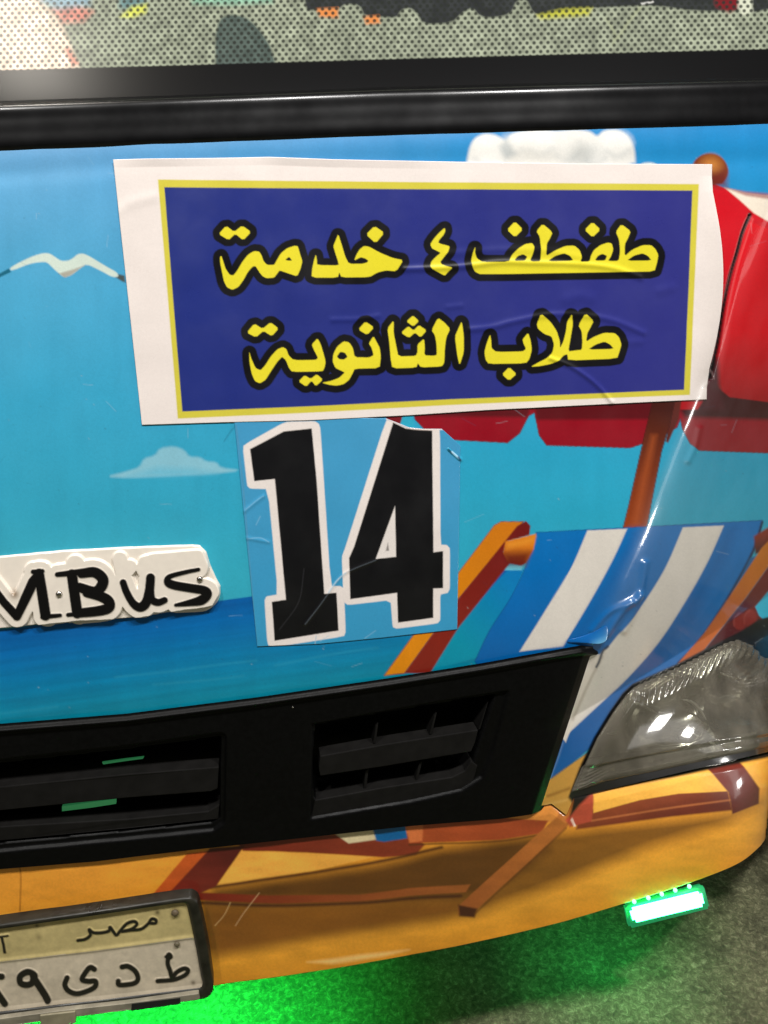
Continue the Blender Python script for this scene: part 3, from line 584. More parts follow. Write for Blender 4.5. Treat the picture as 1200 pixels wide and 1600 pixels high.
# peeled corner of the wrap at the grille's end
pp = np.array([[(886, 999), (900, 996), (917, 991), (934, 983), (949, 973)], [(886, 1002), (900, 1000), (917, 997), (934, 993), (948, 985)], [(886, 1004), (900, 1003), (916, 1003), (930, 1004), (943, 999)]], float)
offp = np.array([[0.001]*5, [0.001, 0.002, 0.003, 0.004, 0.003], [0.001, 0.002, 0.0045, 0.007, 0.007]])
cp = np.broadcast_to(lin((40, 130, 190)), pp.shape[:2]+(3,)).copy(); cp[:] = lin((0, 92, 164)); cp[1:, 3:] = lin((24, 112, 176)); cp[2, 3:] = lin((90, 160, 204))
fl = grid('peeled_vinyl', pp[..., 0], pp[..., 1], offp, cp, VINYL, front)
md = fl.modifiers.new('solid', 'SOLIDIFY'); md.thickness = 0.0006; md2 = fl.modifiers.new('sub', 'SUBSURF'); md2.levels = 2; md2.render_levels = 2

# ---- headlight: reflector bowl, bulb, clear lens
xs = np.arange(893, 1321, 2.0)
X, Y, V = ruled(LENS_TOP, LENS_BOT, xs, 110)
dE = -sdf(X, Y, LENS)
dep = 0.010*np.clip(dE/6, 0, 1)
for cx, cy, rx, ry, dd in ((1052, 1118, 66, 62, 0.040), (1168, 1090, 58, 66, 0.042)):
    q = ((X-cx-0.25*(cy-Y))/rx)**2+((Y-cy)/ry)**2; dep = dep+dd*np.clip(1-q, 0, None)**0.8*np.clip(dE/14, 0, 1)
dep += 0.006*np.clip((Y-lerp_y([(900, 1196), (965, 1184), (1186, 1147), (1320, 1120)], X))/4, -1, 0)*np.clip(dE/10, 0, 1)
dT = Y-lerp_y(LENS_TOP, X); dep += 0.0035*np.clip(1-dT/44, 0, 1)*np.clip((X-975)/15, 0, 1)*np.sin((X+0.55*dT)*2*math.pi/10.5)*np.clip(dE/4, 0, 1)
hl = grid('headlight', X, Y, -dep, None, CHROME, BUS)
hl['label'] = 'clear glass headlight with dull silver reflector'
GLASS = bpy.data.materials.new('scuffed_clear_lens'); GLASS.use_nodes = True; nt = GLASS.node_tree; nt.nodes.clear(); L = nt.links.new
out = nt.nodes.new('ShaderNodeOutputMaterial'); tr = nt.nodes.new('ShaderNodeBsdfTransparent'); tr.inputs[0].default_value = (0.86, 0.88, 0.82, 1)
gl = nt.nodes.new('ShaderNodeBsdfGlossy'); gl.inputs['Roughness'].default_value = 0.06; df = nt.nodes.new('ShaderNodeBsdfDiffuse'); df.inputs[0].default_value = (0.36, 0.32, 0.25, 1)
fr = nt.nodes.new('ShaderNodeFresnel'); fr.inputs[0].default_value = 1.5; m1 = nt.nodes.new('ShaderNodeMixShader'); m2 = nt.nodes.new('ShaderNodeMixShader')
tc = nt.nodes.new('ShaderNodeTexCoord'); nz = nt.nodes.new('ShaderNodeTexNoise'); nz.inputs['Scale'].default_value = 30; nz.inputs['Detail'].default_value = 8; L(tc.outputs['Object'], nz.inputs[0])
mr = nt.nodes.new('ShaderNodeMapRange'); mr.inputs[1].default_value = 0.35; mr.inputs[2].default_value = 0.75; mr.inputs[3].default_value = 0.17; mr.inputs[4].default_value = 0.34; L(nz.outputs['Fac'], mr.inputs[0])
L(mr.outputs[0], m1.inputs[0]); L(tr.outputs[0], m1.inputs[1]); L(df.outputs[0], m1.inputs[2])
L(fr.outputs[0], m2.inputs[0]); L(m1.outputs[0], m2.inputs[1]); L(gl.outputs[0], m2.inputs[2]); L(m2.outputs[0], out.inputs[0])
xs = np.arange(893, 1321, 1.4)
X, Y, V = ruled([(x, y-2) for x, y in LENS_TOP], [(x, y+2) for x, y in LENS_BOT], xs, 150)
dT = Y-lerp_y(LENS_TOP, X); dE = -sdf(X, Y, LENS)
off = 0.003+0.006*np.clip(dE/10, 0, 1)**0.5
ribm = np.clip(1-dT/34, 0, 1)*np.clip((X-985)/20, 0, 1)
off += 0.0020*ribm*np.sin((X+0.45*dT)*2*math.pi/9.5)
rib2 = np.clip(1-np.abs(X-lerp_y([(1085, 985), (1235, 905)], Y))/30, 0, 1)*np.clip((Y-1195)/8, 0, 1)
off += 0.0007*rib2*np.sin((X*0.5+Y)*2*math.pi/5)
off -= 0.004*np.clip(0.5+(Y-lerp_y([(900, 1198), (965, 1186), (1186, 1150), (1320, 1122)], X))/5, 0, 1)
grid('lens', X, Y, off, None, GLASS, hl)
EDGE = mat('polished_reflector_edge', (0.85, 0.82, 0.76), rough=0.28, metal=0.6, noise=0.1)
for pts_, r_ in (([(1073, 1093), (1088, 1096), (1102, 1108), (1112, 1124)], 0.0016), ([(1056, 1192), (1078, 1200), (1105, 1198), (1150, 1190), (1168, 1180)], 0.0013), ([(985, 1104), (1002, 1101), (1020, 1108), (1036, 1116)], 0.0013), ([(1120, 1042), (1138, 1052), (1162, 1060)], 0.0010), ([(1085, 1142), (1110, 1155), (1130, 1164)], 0.0012)):
    pts_ = spline(pts_, 8); w_ = np.sin(np.linspace(0.15, math.pi-0.15, len(pts_)))*r_*1.5
    tube('reflector_edge', on(pts_[:, 0], pts_[:, 1], np.full(len(pts_), -0.010)), w_, EDGE, hl)
prism('divider', [(984, 1092), (1000, 1102), (975, 1150), (935, 1204), (908, 1224), (912, 1208), (945, 1146)], -0.004, -0.010, mat('frosted_reflector_wedge', (0.30, 0.31, 0.27), rough=0.35, metal=0.3, noise=0.2, nscale=50), hl, 0.0008)
for px, py in ((1050, 1112), (1166, 1086)): dome('bulb', px, py, 0.006, 0.016, -0.034, mat('bulb_glass', (0.5, 0.5, 0.48), rough=0.08, noise=0.1, metal=0.8), hl)

# ---- badge "MBus"
S = lambda ox, oy, pts, k=6.0: [(ox+x/k, oy+y/k) for x, y in pts]
B1 = lambda p: S(0, 840, p); B2 = lambda p: S(180, 840, p)
strokes = [  # (polyline, half widths)
    (B1([(-150, 300), (-20, 480), (60, 590), (180, 720)]), [4, 5, 5.5, 6]), (B1([(180, 720), (255, 560), (330, 400), (385, 320)]), [6, 7, 7.5, 6]),
    (B1([(330, 305), (415, 300)]), [3, 3]), (B1([(385, 320), (410, 480), (445, 710)]), [7, 7.5, 7.5]), (B1([(420, 725), (580, 710)]), [3.4, 2.4]),
    (B1([(555, 330), (660, 320), (780, 305), (905, 290)]), [3.2, 4, 4.5, 4]), (B1([(690, 330), (710, 480), (740, 690)]), [7.5, 7.5, 7.5]), (B1([(655, 705), (760, 695)]), [2.6, 3]),
    (spline(B1([(780, 320), (900, 310), (975, 370), (965, 440), (900, 490), (760, 450)]), 6), None), (spline(B1([(830, 500), (960, 535), (1030, 580), (1030, 640), (930, 670), (740, 690)]), 6), None),
    (spline(B2([(85, 405), (120, 500), (180, 600), (245, 635), (300, 590), (330, 480), (340, 360)]), 6), None), (spline(B2([(335, 480), (350, 560), (410, 590), (470, 570)]), 6), None),
    (spline(B2([(785, 285), (660, 310), (520, 350), (500, 400), (560, 430), (700, 455), (840, 480), (865, 520), (810, 570), (700, 595), (575, 615)]), 6), None)]
def half(i, p, n):
    t = np.linspace(0, 1, n)
    return {8: 6.8+1.2*np.sin(t*math.pi), 9: 6.6+1.2*np.sin(t*math.pi), 10: np.interp(t, [0, .3, .6, 1], [4.6, 5.2, 7.2, 6.2]), 11: np.interp(t, [0, 1], [6, 4.5]),
            12: np.interp(t, [0, .18, .35, .5, .65, .8, 1], [2.4, 3.2, 6.2, 6.2, 6.6, 7.2, 2.0])}[i]
BT = [(-420, 912), (-200, 894), (0, 869), (100, 860), (200, 855), (300, 851), (312, 852), (322, 862), (328, 882), (337, 902), (344, 915), (343, 928), (333, 944)]
BB = [(-420, 1020), (-200, 1002), (0, 981), (60, 975), (125, 968), (180, 966), (220, 963), (290, 951), (310, 949), (322, 947), (330, 945), (333, 944.5), (333, 944.2)]
X, Y, U_, V_ = quadpatch([(-30, 862), (360, 838)], [(-30, 992), (360, 960)], 380, 132)
sd = np.full(X.shape, 1e9)
for i, (p, wd) in enumerate(strokes):
    p = np.asarray(p, float); wd = half(i, p, len(p)) if wd is None else np.asarray(wd, float)
    sd = np.minimum(sd, seg_dist(X, Y, p, False, wd+0.9))
TOPSEG = [(0, 880), (40, 885), (60, 868), (170, 866), (183, 880), (200, 868), (210, 884), (222, 864), (245, 866), (262, 866), (318, 862), (328, 884), (322, 900), (300, 905)]
back = sdf(X, Y, BT+BB[::-1])
up = seg_dist(X, Y, [(226, 876), (240, 872), (310, 866), (316, 880)], False)-6
up = np.minimum(up, seg_dist(X, Y, [(189, 872), (194, 896), (204, 884)], False)-9)
up = np.minimum(up, seg_dist(X, Y, [(232, 886), (262, 884), (308, 884)], False)-15); up = np.minimum(up, seg_dist(X, Y, [(95, 905), (96, 945)], False)-12); up = np.minimum(up, seg_dist(X, Y, [(120, 880), (122, 945)], False)-12)
lobe = np.minimum(sd-11.5, up-3.5)
h = 0.0040*np.clip(0.5-back/1.6, 0, 1)+0.0034*np.clip(0.5-lobe/2.0, 0, 1)
tot = np.minimum(back, lobe)
c = np.broadcast_to(lin((232, 222, 208)), X.shape+(3,)).copy()
dirt = np.exp(-((X-26)**2+(Y-926)**2)/50.)[..., None]; c = c*(1-0.8*dirt)+lin((120, 92, 60))*0.8*dirt
a = np.clip(0.5-sd/1.6, 0, 1)[..., None]; c = c*(1-a)+lin((14, 13, 13))*a; h += 0.0007*np.clip(0.5-sd/2.0, 0, 1)
tm = (tot[:-1, :-1]+tot[1:, 1:])/2
badge = grid('badge', X, Y, h-0.0005, c, BADGE, BUS, keep=tm < 1.6)
badge['label'] = 'white plastic badge with raised black letters MBus'
for px, py in ((95, 925.5), (313, 902.5)): dome('screw', px, py, 0.0036, 0.0026, 0.0070, STEEL, badge)

# ---- licence plate
PT = [(-184, 1457), (-60, 1443), (0, 1434), (150, 1413), (297, 1391)]
PB = [(-180, 1586), (-60, 1574), (0, 1566), (100, 1554), (210, 1543), (300, 1532), (325, 1528)]
X, Y, Vp, Up = quadpatch(PT, PB, 420, 150)
K = 160/1200.; PL = lambda p: [(x*K, 1390+y*K) for x, y in p]
K2 = 220/1200.; PR = lambda p: [(120+x*K2, 1390+y*K2) for x, y in p]
ps = [  # (points, half-width px, spline)
    (PL([(-60, 460), (60, 450), (130, 440)]), 1.6, 0), (PL([(60, 455), (80, 540), (95, 630)]), 2.3, 0),
    (PL([(-40, 910), (60, 915)]), 5.0, 0), (PL([(-60, 1000), (20, 1120), (95, 1230)]), 5.4, 0),
    (PL([(420, 960), (440, 900), (360, 860), (275, 910), (280, 990), (360, 1010), (430, 970), (420, 900)]), 5.0, 1), (PL([(430, 930), (490, 1020), (560, 1130), (590, 1190)]), 5.6, 0),
    (PL([(1130, 830), (1080, 810), (1020, 880), (990, 950), (1060, 970), (1140, 970), (1140, 1030), (1060, 1080), (930, 1115), (830, 1080), (790, 1010), (815, 930)]), 4.2, 1),
    (PR([(400, 585), (450, 580), (510, 620), (535, 680), (510, 720), (440, 735), (375, 735), (368, 705)]), 4.0, 1),
    (PR([(790, 485), (785, 560), (805, 620), (820, 680)]), 3.7, 1), (PR([(770, 500), (795, 475), (815, 500), (790, 520), (775, 500)]), 2.6, 1), (PR([(700, 705), (780, 700), (850, 690), (930, 655), (955, 615), (920, 600), (860, 630), (830, 670)]), 3.6, 1),
    (PR([(30, 360), (90, 350), (135, 315), (125, 270), (160, 295), (230, 295), (290, 280), (300, 250), (330, 290), (355, 315), (385, 280), (440, 220), (500, 200), (525, 225), (480, 265), (400, 285), (470, 275), (560, 265), (620, 220), (650, 180), (685, 190), (680, 215), (630, 215)]), 2.6, 1)]
pd = np.full(X.shape, 1e9)
for p, hw, sp in ps:
    p = spline(p, 6) if sp else np.asarray(p, float); pd = np.minimum(pd, seg_dist(X, Y, p, False)-hw)
split = lerp_y([(-180, 1512), (0, 1489), (150, 1472), (300, 1452)], X)
c = np.where((Y < split)[..., None], lin((196, 178, 122)), lin((210, 196, 172)))
c = c*(1+0.10*vnoise(X/40, Y/30, 2)+0.07*vnoise(X/9, Y/7, 3)+0.04*vnoise(X/2.5, Y/2.5, 4))[..., None]
hh = 0.0012*np.exp(-((Y-split)/3.0)**2)
for cx, cy, r, al in ((65, 1452, 6, 0.35), (62, 1434, 3.5, 0.8), (276, 1413, 8, 0.75), (248, 1414, 5, 0.8), (278, 1462, 6.5, 0.65), (303, 1523, 4.5, 0.75)):
    g = np.exp(-((X-cx)**2+(Y-cy)**2)/(r*r*0.6))[..., None]*al; c = c*(1-g)+lin((70, 56, 32))*g
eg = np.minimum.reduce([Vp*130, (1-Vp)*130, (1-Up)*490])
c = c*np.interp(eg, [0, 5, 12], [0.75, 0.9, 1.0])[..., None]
a = np.clip(0.5-pd/1.5, 0, 1)[..., None]; c = c*(1-a)+lin((24, 22, 16))*a
hh += 0.0013*np.clip(0.5-pd/3.0, 0, 1)+0.0015*np.clip(1-eg/5, 0, 1)
plate = grid('licence_plate', X, Y, 0.012+hh, c, PLATE, BUS)
plate['label'] = 'worn two-tone licence plate with black Arabic letters'
OUT = [(-190, 1456), (0, 1430), (150, 1409), (285, 1389), (301, 1388), (310, 1394), (317, 1420), (327, 1470), (334, 1520), (334, 1535), (326, 1544), (300, 1549), (200, 1560), (100, 1573), (0, 1588), (-190, 1611)]
def frame(name, outer, inner, front_h, m, parent):
    n = 240; o_ = arc(outer, n); 
    bm = bmesh.new()
    def ring(p, h): 
        q = on(p[:, 0], p[:, 1], np.full(len(p), h)); return [bm.verts.new(v) for v in q]
    i_ = arc(inner, n)
    R = [ring(o_, -0.004), ring(o_, front_h-0.004), ring(o_*0.85+i_*0.15, front_h-0.001), ring(o_*0.35+i_*0.65, front_h-0.001), ring(i_, 0.0135), ring(i_*1.0, 0.006)]
    for a_, b_ in zip(R, R[1:]):
        for k in range(n-1): bm.faces.new((a_[k], a_[k+1], b_[k+1], b_[k]))
    bmesh.ops.recalc_face_normals(bm, faces=bm.faces)
    me = bpy.data.meshes.new(name); bm.to_mesh(me); bm.free(); return link(name, me, m, parent, True)
INN = [(-190, 1463), (0, 1438), (150, 1417), (283, 1397), (291, 1397), (294, 1404), (300, 1430), (308, 1470), (315, 1510), (318, 1522), (316, 1529), (300, 1531), (200, 1543), (100, 1555), (0, 1567), (-190, 1588)]
fr_ = frame('plate_frame', OUT, INN, 0.0175, FRAME, plate)
# pale strip along the frame's bottom, with a dark slot and a clip
prism('frame_strip', [(-190, 1590), (0, 1570), (100, 1557), (200, 1546), (312, 1531), (314, 1540), (200, 1557), (100, 1569), (0, 1583), (-190, 1606)], 0.0205, 0.012, mat('worn_plate_metal_edge', (0.24, 0.215, 0.16), rough=0.4, noise=0.35, nscale=50), plate, 0.0008)
prism('slot', [(210, 1546), (284, 1537), (284, 1546), (209, 1556)], 0.0212, 0.018, DARK, plate)
prism('clip', [(70, 1562), (124, 1556), (124, 1574), (71, 1581)], 0.0225, 0.014, mat('clip_plastic', (0.26, 0.23, 0.15), rough=0.45, noise=0.3), plate, 0.0008)
dome('screw', 275, 1413, 0.0045, 0.003, 0.0135, mat('rusty_screw', (0.11, 0.08, 0.045), rough=0.6, noise=0.4), plate)
dome('screw', 278, 1462, 0.0035, 0.002, 0.0135, mat('dull_screw', (0.12, 0.10, 0.06), rough=0.5, noise=0.3), plate)

# ---- green marker lamp hung under the bumper's corner, with a row of small LEDs above it
def bk(px, py, dist):         # a point dist metres behind the bumper skin on the view line of a pixel
    d = (px-CX)*RIGHT+(py-CY)*DOWN+FPX*FWD; d /= np.linalg.norm(d)
    base = hit(np.array(float(px)), np.array(float(min(py, lerp_y(BUMP_BOT, px))-2))); t = (base[1]+dist-CAM[1])/d[1]; return CAM+t*d
def led_box():
    cs = [bk(*p, -0.010) for p in ((985, 1426), (1098, 1398), (1103, 1419), (991, 1446))]
    bm = bmesh.new(); a = [bm.verts.new(v) for v in cs]; b = [bm.verts.new(v+np.array([0.001, 0.010, 0.002])) for v in cs]
    bm.faces.new(a[::-1]); bm.faces.new(b)
    for i in range(4): bm.faces.new((a[i], a[(i+1) % 4], b[(i+1) % 4], b[i]))
    bmesh.ops.recalc_face_normals(bm, faces=bm.faces); bmesh.ops.bevel(bm, geom=bm.edges[:], offset=0.0045, segments=4, affect='EDGES')
    me = bpy.data.meshes.new('marker_light'); bm.to_mesh(me); bm.free(); return link('marker_light', me, LED, BUS, True)
ml = led_box(); ml['label'] = 'bright green LED bar lamp under the bumper corner'
def led_halo():
    cs = [bk(*p, 0.001) for p in ((978, 1420), (1102, 1388), (1111, 1422), (985, 1454))]
    bm = bmesh.new(); R = [[bm.verts.new(v+np.array([0, d, 0])) for v in cs] for d in (0.0, 0.014)]
    bm.faces.new(R[0]); bm.faces.new(R[1][::-1])
    for a, b in zip(R, R[1:]):
        for i in range(4): bm.faces.new((a[i], a[(i+1) % 4], b[(i+1) % 4], b[i]))
    bmesh.ops.recalc_face_normals(bm, faces=bm.faces); bmesh.ops.bevel(bm, geom=bm.edges[:], offset=0.004, segments=3, affect='EDGES')
    me = bpy.data.meshes.new('lamp_halo'); bm.to_mesh(me); bm.free(); return link('lamp_halo', me, mat('green_lamp_halo', (0.02, 0.30, 0.10), rough=0.35, emit=(0.03, 1.0, 0.36), estr=0.22), ml, True)  # plate behind the LED, its green emission added to imitate the halo
led_halo()
for px, py in ((991, 1406), (1013, 1400), (1034, 1394), (1055, 1388), (1077, 1382)):
    p = bk(px, py+3, -0.003); bm = bmesh.new(); bmesh.ops.create_uvsphere(bm, u_segments=10, v_segments=6, radius=0.0030); bm.transform(Matrix.Translation(Vector(p)))
    me = bpy.data.meshes.new('led'); bm.to_mesh(me); bm.free(); link('led', me, LEDDOT, ml, True)
def area(name, loc, target, sx, sy, power, color):
    l = bpy.data.lights.new(name, 'AREA'); l.shape = 'RECTANGLE'; l.size = sx; l.size_y = sy; l.energy = power; l.color = color
    o = bpy.data.objects.new(name, l); COL.objects.link(o); o.location = loc; o.rotation_euler = (Vector(target)-Vector(loc)).to_track_quat('-Z', 'Y').to_euler(); return o
lp = (bk(985, 1440, 0.0)+bk(1100, 1412, 0.0))/2
al = area('green_lamp_light', Vector(lp)+Vector((0, 0.028, -0.004)), Vector(lp)+Vector((-0.02, 0.20, -0.28)), 0.10, 0.015, 0.36, (0.01, 1.0, 0.20)); al.data.spread = math.radians(95)
strip = prism('led_strip', [(-500, 1640), (300, 1538), (300, 1528), (-500, 1630)], -0.03, -0.05, LEDDOT, BUS)
sl = area('green_strip_light', (-0.44, 0.12, ZB-0.01), (-0.43, 0.18, 0.0), 0.46, 0.03, 7.0, (0.01, 1.0, 0.10)); sl.data.spread = math.radians(105)
# the cab behind the front skin: floor pan, roof, rear wall and far side, so no light leaks through
def body_box(name, x0, x1, y0, y1, z0, z1, m):
    bm = bmesh.new(); bmesh.ops.create_cube(bm, size=1)
    bm.transform(Matrix.Translation(((x0+x1)/2, (y0+y1)/2, (z0+z1)/2)) @ Matrix.Diagonal((x1-x0, y1-y0, z1-z0, 1)))
    me = bpy.data.meshes.new(name); bm.to_mesh(me); bm.free(); return link(name, me, m, BUS, False)
WRAPBLUE = mat('plain_blue_wrap', (0.03, 0.30, 0.50), rough=0.35, coat=0.4, noise=0.05)
body_box('floor_pan', -1.06, 0.36, 0.045, 2.4, ZB+0.022, ZB+0.05, DARK)
body_box('roof', -1.5, 0.85, 0.55, 2.6, 2.0, 2.04, WRAPBLUE)
body_box('rear_wall', -1.5, 0.85, 2.6, 2.64, ZB, 2.04, WRAPBLUE)
body_box('left_side', -1.52, -1.48, 0.2, 2.6, ZB, 2.04, WRAPBLUE)

# ------------------------------------------------------------------ banner sticker
LA = lambda pts: [(300+x/3., 320+y/3.) for x, y in pts]
LB = lambda pts: [(650+x/3., 320+y/3.) for x, y in pts]
dia = lambda f, *p: f(list(p))
GLY = [
 LA([(138, 240), (147, 268), (158, 302), (178, 330), (195, 331), (212, 310), (235, 270), (262, 235), (290, 218), (315, 220), (326, 238), (335, 265), (352, 283), (385, 283), (395, 265), (415, 230), (445, 205), (480, 193), (496, 195), (506, 232), (517, 265), (508, 302), (492, 336), (450, 322), (410, 308), (398, 325), (385, 342), (350, 345), (330, 335), (315, 315), (298, 288), (284, 290), (262, 315), (240, 355), (218, 385), (190, 399), (165, 388), (150, 360), (140, 310), (132, 270), (132, 245)]),
 LA([(125, 138), (160, 99), (198, 128), (235, 98), (277, 128), (240, 167), (203, 136), (172, 166)]),
 LA([(580, 234), (585, 258), (586, 283), (688, 285), (684, 265), (674, 235), (662, 195), (672, 170), (685, 138), (700, 185), (718, 245), (735, 277), (800, 277), (822, 270), (826, 262), (812, 252), (790, 246), (760, 262), (770, 235), (785, 210), (805, 194), (830, 197), (880, 225), (940, 250), (990, 260), (957, 312), (908, 308), (870, 317), (830, 340), (700, 341), (690, 316), (683, 342), (560, 342), (563, 300), (572, 260)]),
 LA([(815, 140), (855, 100), (901, 132), (860, 181)]),
 LB([(134, 108), (136, 125), (128, 142), (108, 165), (103, 178), (118, 185), (140, 190), (157, 196), (150, 220), (128, 248), (113, 268), (118, 279), (140, 288), (169, 296), (150, 314), (133, 333), (100, 315), (72, 300), (65, 287), (72, 265), (95, 242), (115, 226), (98, 217), (74, 205), (66, 186), (80, 163), (105, 134)]),
 LB([(276, 198), (274, 225), (284, 252), (310, 269), (432, 269), (448, 235), (478, 205), (510, 185), (542, 180), (553, 198), (546, 230), (532, 262), (545, 267), (582, 265), (584, 205), (578, 150), (562, 125), (592, 90), (638, 130), (625, 160), (611, 182), (607, 242), (650, 215), (700, 193), (742, 192), (766, 213), (776, 245), (768, 268), (812, 266), (818, 240), (832, 213), (862, 190), (897, 178), (915, 182), (923, 210), (912, 242), (898, 264), (948, 264), (955, 220), (950, 165), (934, 128), (960, 92), (1004, 125), (990, 160), (976, 185), (976, 242), (1010, 212), (1060, 190), (1100, 190), (1120, 208), (1134, 236), (1126, 276), (1115, 313), (980, 315), (302, 327), (276, 315), (262, 290), (257, 262), (265, 225)]),
 LB([(425, 118), (462, 79), (499, 116), (462, 153)]), LB([(789, 118), (826, 81), (863, 117), (826, 153)]),
 LA([(257, 600), (292, 557), (331, 582), (368, 551), (406, 580), (374, 616), (335, 591), (300, 621)]),
 LA([(268, 688), (278, 722), (298, 766), (322, 776), (345, 750), (370, 710), (400, 678), (425, 667), (442, 676), (452, 705), (475, 728), (578, 728), (591, 718), (572, 682), (561, 655), (588, 626), (602, 652), (614, 690), (626, 735), (621, 762), (612, 781), (470, 783), (455, 766), (440, 728), (422, 712), (400, 735), (370, 780), (345, 820), (318, 837), (295, 826), (280, 792), (270, 740)]),
 LA([(499, 828), (528, 799), (556, 816), (585, 794), (613, 820), (580, 850), (560, 824), (535, 852)]),
 LA([(608, 834), (650, 826), (690, 811), (716, 786), (700, 778), (672, 765), (659, 735), (662, 700), (680, 665), (710, 640), (736, 645), (753, 670), (762, 715), (830, 716), (851, 705), (841, 670), (828, 650), (850, 616), (863, 640), (879, 670), (884, 712), (878, 766), (762, 768), (752, 790), (736, 820), (710, 841), (675, 848), (640, 843)]),
 LA([(779, 585), (812, 547), (853, 575), (820, 610)]),
 LA([(915, 580), (945, 541), (944, 600), (956, 660), (966, 711), (1048, 709), (1056, 690), (1056, 655), (1086, 628), (1090, 660), (1088, 706), (1130, 708), (1147, 704), (1145, 655), (1138, 612), (1122, 588), (1152, 530), (1182, 552), (1209, 582), (1190, 622), (1183, 680), (1182, 738), (1170, 758), (1072, 762), (1058, 742), (1050, 763), (938, 767), (930, 720), (924, 640)]),
 LA([(1004, 547), (1035, 519), (1063, 545), (1036, 571)]), LA([(979, 600), (1013, 569), (1038, 590), (1062, 564), (1099, 589), (1070, 622), (1044, 599), (1016, 624)]),
 LB([(181, 618), (198, 578), (213, 546), (222, 610), (223, 690), (203, 753), (192, 705)]),
 LB([(346, 608), (351, 640), (352, 672), (374, 690), (498, 688), (514, 676), (501, 648), (498, 630), (524, 600), (536, 640), (541, 680), (530, 722), (514, 743), (340, 746), (325, 727), (319, 690), (330, 648)]),
 LB([(402, 795), (435, 761), (470, 793), (435, 824)]),
 LB([(564, 560), (582, 511), (628, 548), (658, 592), (673, 640), (674, 672), (690, 640), (702, 590), (706, 550), (728, 512), (734, 560), (724, 620), (712, 688), (745, 683), (776, 680), (779, 640), (775, 592), (760, 566), (790, 509), (831, 545), (815, 577), (801, 602), (796, 642), (830, 620), (880, 600), (930, 602), (949, 620), (961, 655), (951, 690), (940, 721), (712, 730), (708, 700), (690, 706), (668, 730), (630, 746), (580, 756), (536, 760), (570, 740), (610, 720), (638, 694), (646, 655), (634, 617), (600, 606), (570, 582)])]
HOLES = [LA([(436, 259), (455, 244), (469, 262), (452, 263)]), LB([(614, 266), (650, 240), (692, 228), (720, 240), (737, 263)]), LB([(985, 263), (1020, 238), (1060, 228), (1085, 240), (1102, 262)]),
         LB([(457, 264), (474, 241), (500, 232), (520, 244), (508, 263)]), LB([(836, 262), (850, 240), (872, 230), (894, 240), (884, 262)]), LA([(678, 712), (695, 688), (717, 694), (729, 713), (712, 726), (690, 724)]), LB([(804, 679), (840, 655), (882, 641), (908, 655), (926, 676)])]
WR_ = 0.5
WR = [([(632, 421), (660, 420), (720, 417), (780, 410), (830, 411), (880, 412), (930, 415), (965, 421), (1000, 434)], 0.0022, 3.0), ([(735, 515), (770, 511), (800, 503), (860, 492), (920, 494), (960, 502), (1004, 520)], 0.0020, 3.2), ([(860, 560), (890, 572), (915, 588), (935, 605), (955, 628)], 0.0026, 2.4),
      ([(700, 397), (780, 391), (850, 392), (905, 402)], 0.0010, 4), ([(520, 500), (560, 499), (590, 494)], 0.0012, 3.0), ([(885, 468), (905, 463), (920, 466)], 0.0013, 6), ([(1030, 455), (1048, 450)], 0.0012, 5), ([(980, 535), (1000, 534)], 0.001, 4), ([(700, 480), (720, 478)], 0.0009, 3), ([(455, 450), (500, 470), (540, 470)], 0.0008, 14),
      ([(187, 330), (205, 318), (240, 308)], 0.0010, 6), ([(590, 560), (640, 575)], 0.0007, 9), ([(330, 620), (420, 610)], 0.0006, 12)]
BTOP = [(177, 250), (300, 248), (420, 246), (520, 250), (700, 253), (900, 256), (1112, 257)]
BBOT = [(222, 664), (350, 660), (480, 657), (640, 649), (760, 641), (900, 634), (1000, 629), (1103, 624)]
nu, nv = 930, 410
X, Y, Vb, Ub = quadpatch(BTOP, BBOT, nu, nv)
X = X+Ub**14*13*np.sin(np.clip((Vb-0.12)/0.75, 0, 1)*math.pi)          # bowed right edge
A = Art(X, Y); A.fill((233, 222, 216))
A.poly([(247, 281), (660, 285), (1091, 288), (1084, 450), (1077, 617), (900, 624), (700, 633), (480, 645), (278, 654), (262, 460)], (208, 196, 66), 0.9)
A.poly([(257, 293), (660, 296), (1081, 298), (1075, 450), (1068, 609), (900, 616), (700, 624), (480, 635), (285, 643), (270, 460)], (32, 46, 122), 0.9, c2=(46, 48, 127), axis=((300, 500), (1050, 450)))
b = A.box([(330, 330), (1040, 620)], 0); x, y = X[b], Y[b]
ds = np.full(x.shape, 1e9)
for g in GLY:
    g = chaikin(g, 1, 0.16); g_ = np.asarray(g); q = (x > g_[:, 0].min()-16) & (x < g_[:, 0].max()+16) & (y > g_[:, 1].min()-16) & (y < g_[:, 1].max()+16)
    ds[q] = np.minimum(ds[q], sdf(x[q], y[q], g))
dh = ds.copy()
for g in HOLES: dh = np.maximum(dh, -sdf(x, y, chaikin(g, 1, 0.16)))
A.mix(b, np.clip(0.5-(ds-11.2)/1.8, 0, 1), (13, 12, 16)); A.mix(b, np.clip(0.5-dh/1.5, 0, 1), (228, 214, 46))
for p, hgt, wd in WR: A.ridge(p, hgt*WR_, wd*1.6)
A.noise(0.02, 2.2, seed=1); A.noise(0.025, 40, seed=6)
off = 0.0011+A.h+wave(X, Y)+0.0003*np.clip(vnoise(X/60, Y/60, 11), 0, 1)
off += 0.010*np.clip((Ub-0.965)/0.035, 0, 1)**2*np.sin(np.clip((Vb-0.05)/0.9, 0, 1)*math.pi)**1.0      # right edge lifts off the corner
off += 0.0022*np.clip(1-Vb/0.03, 0, 1)*np.clip(vnoise(X/120, Y*0, 13)+0.3, 0, 1)
bn = grid('banner_sticker', X, Y, off, A.c, PAPER, None)
md = bn.modifiers.new('solid', 'SOLIDIFY'); md.thickness = 0.0004; md.offset = -1
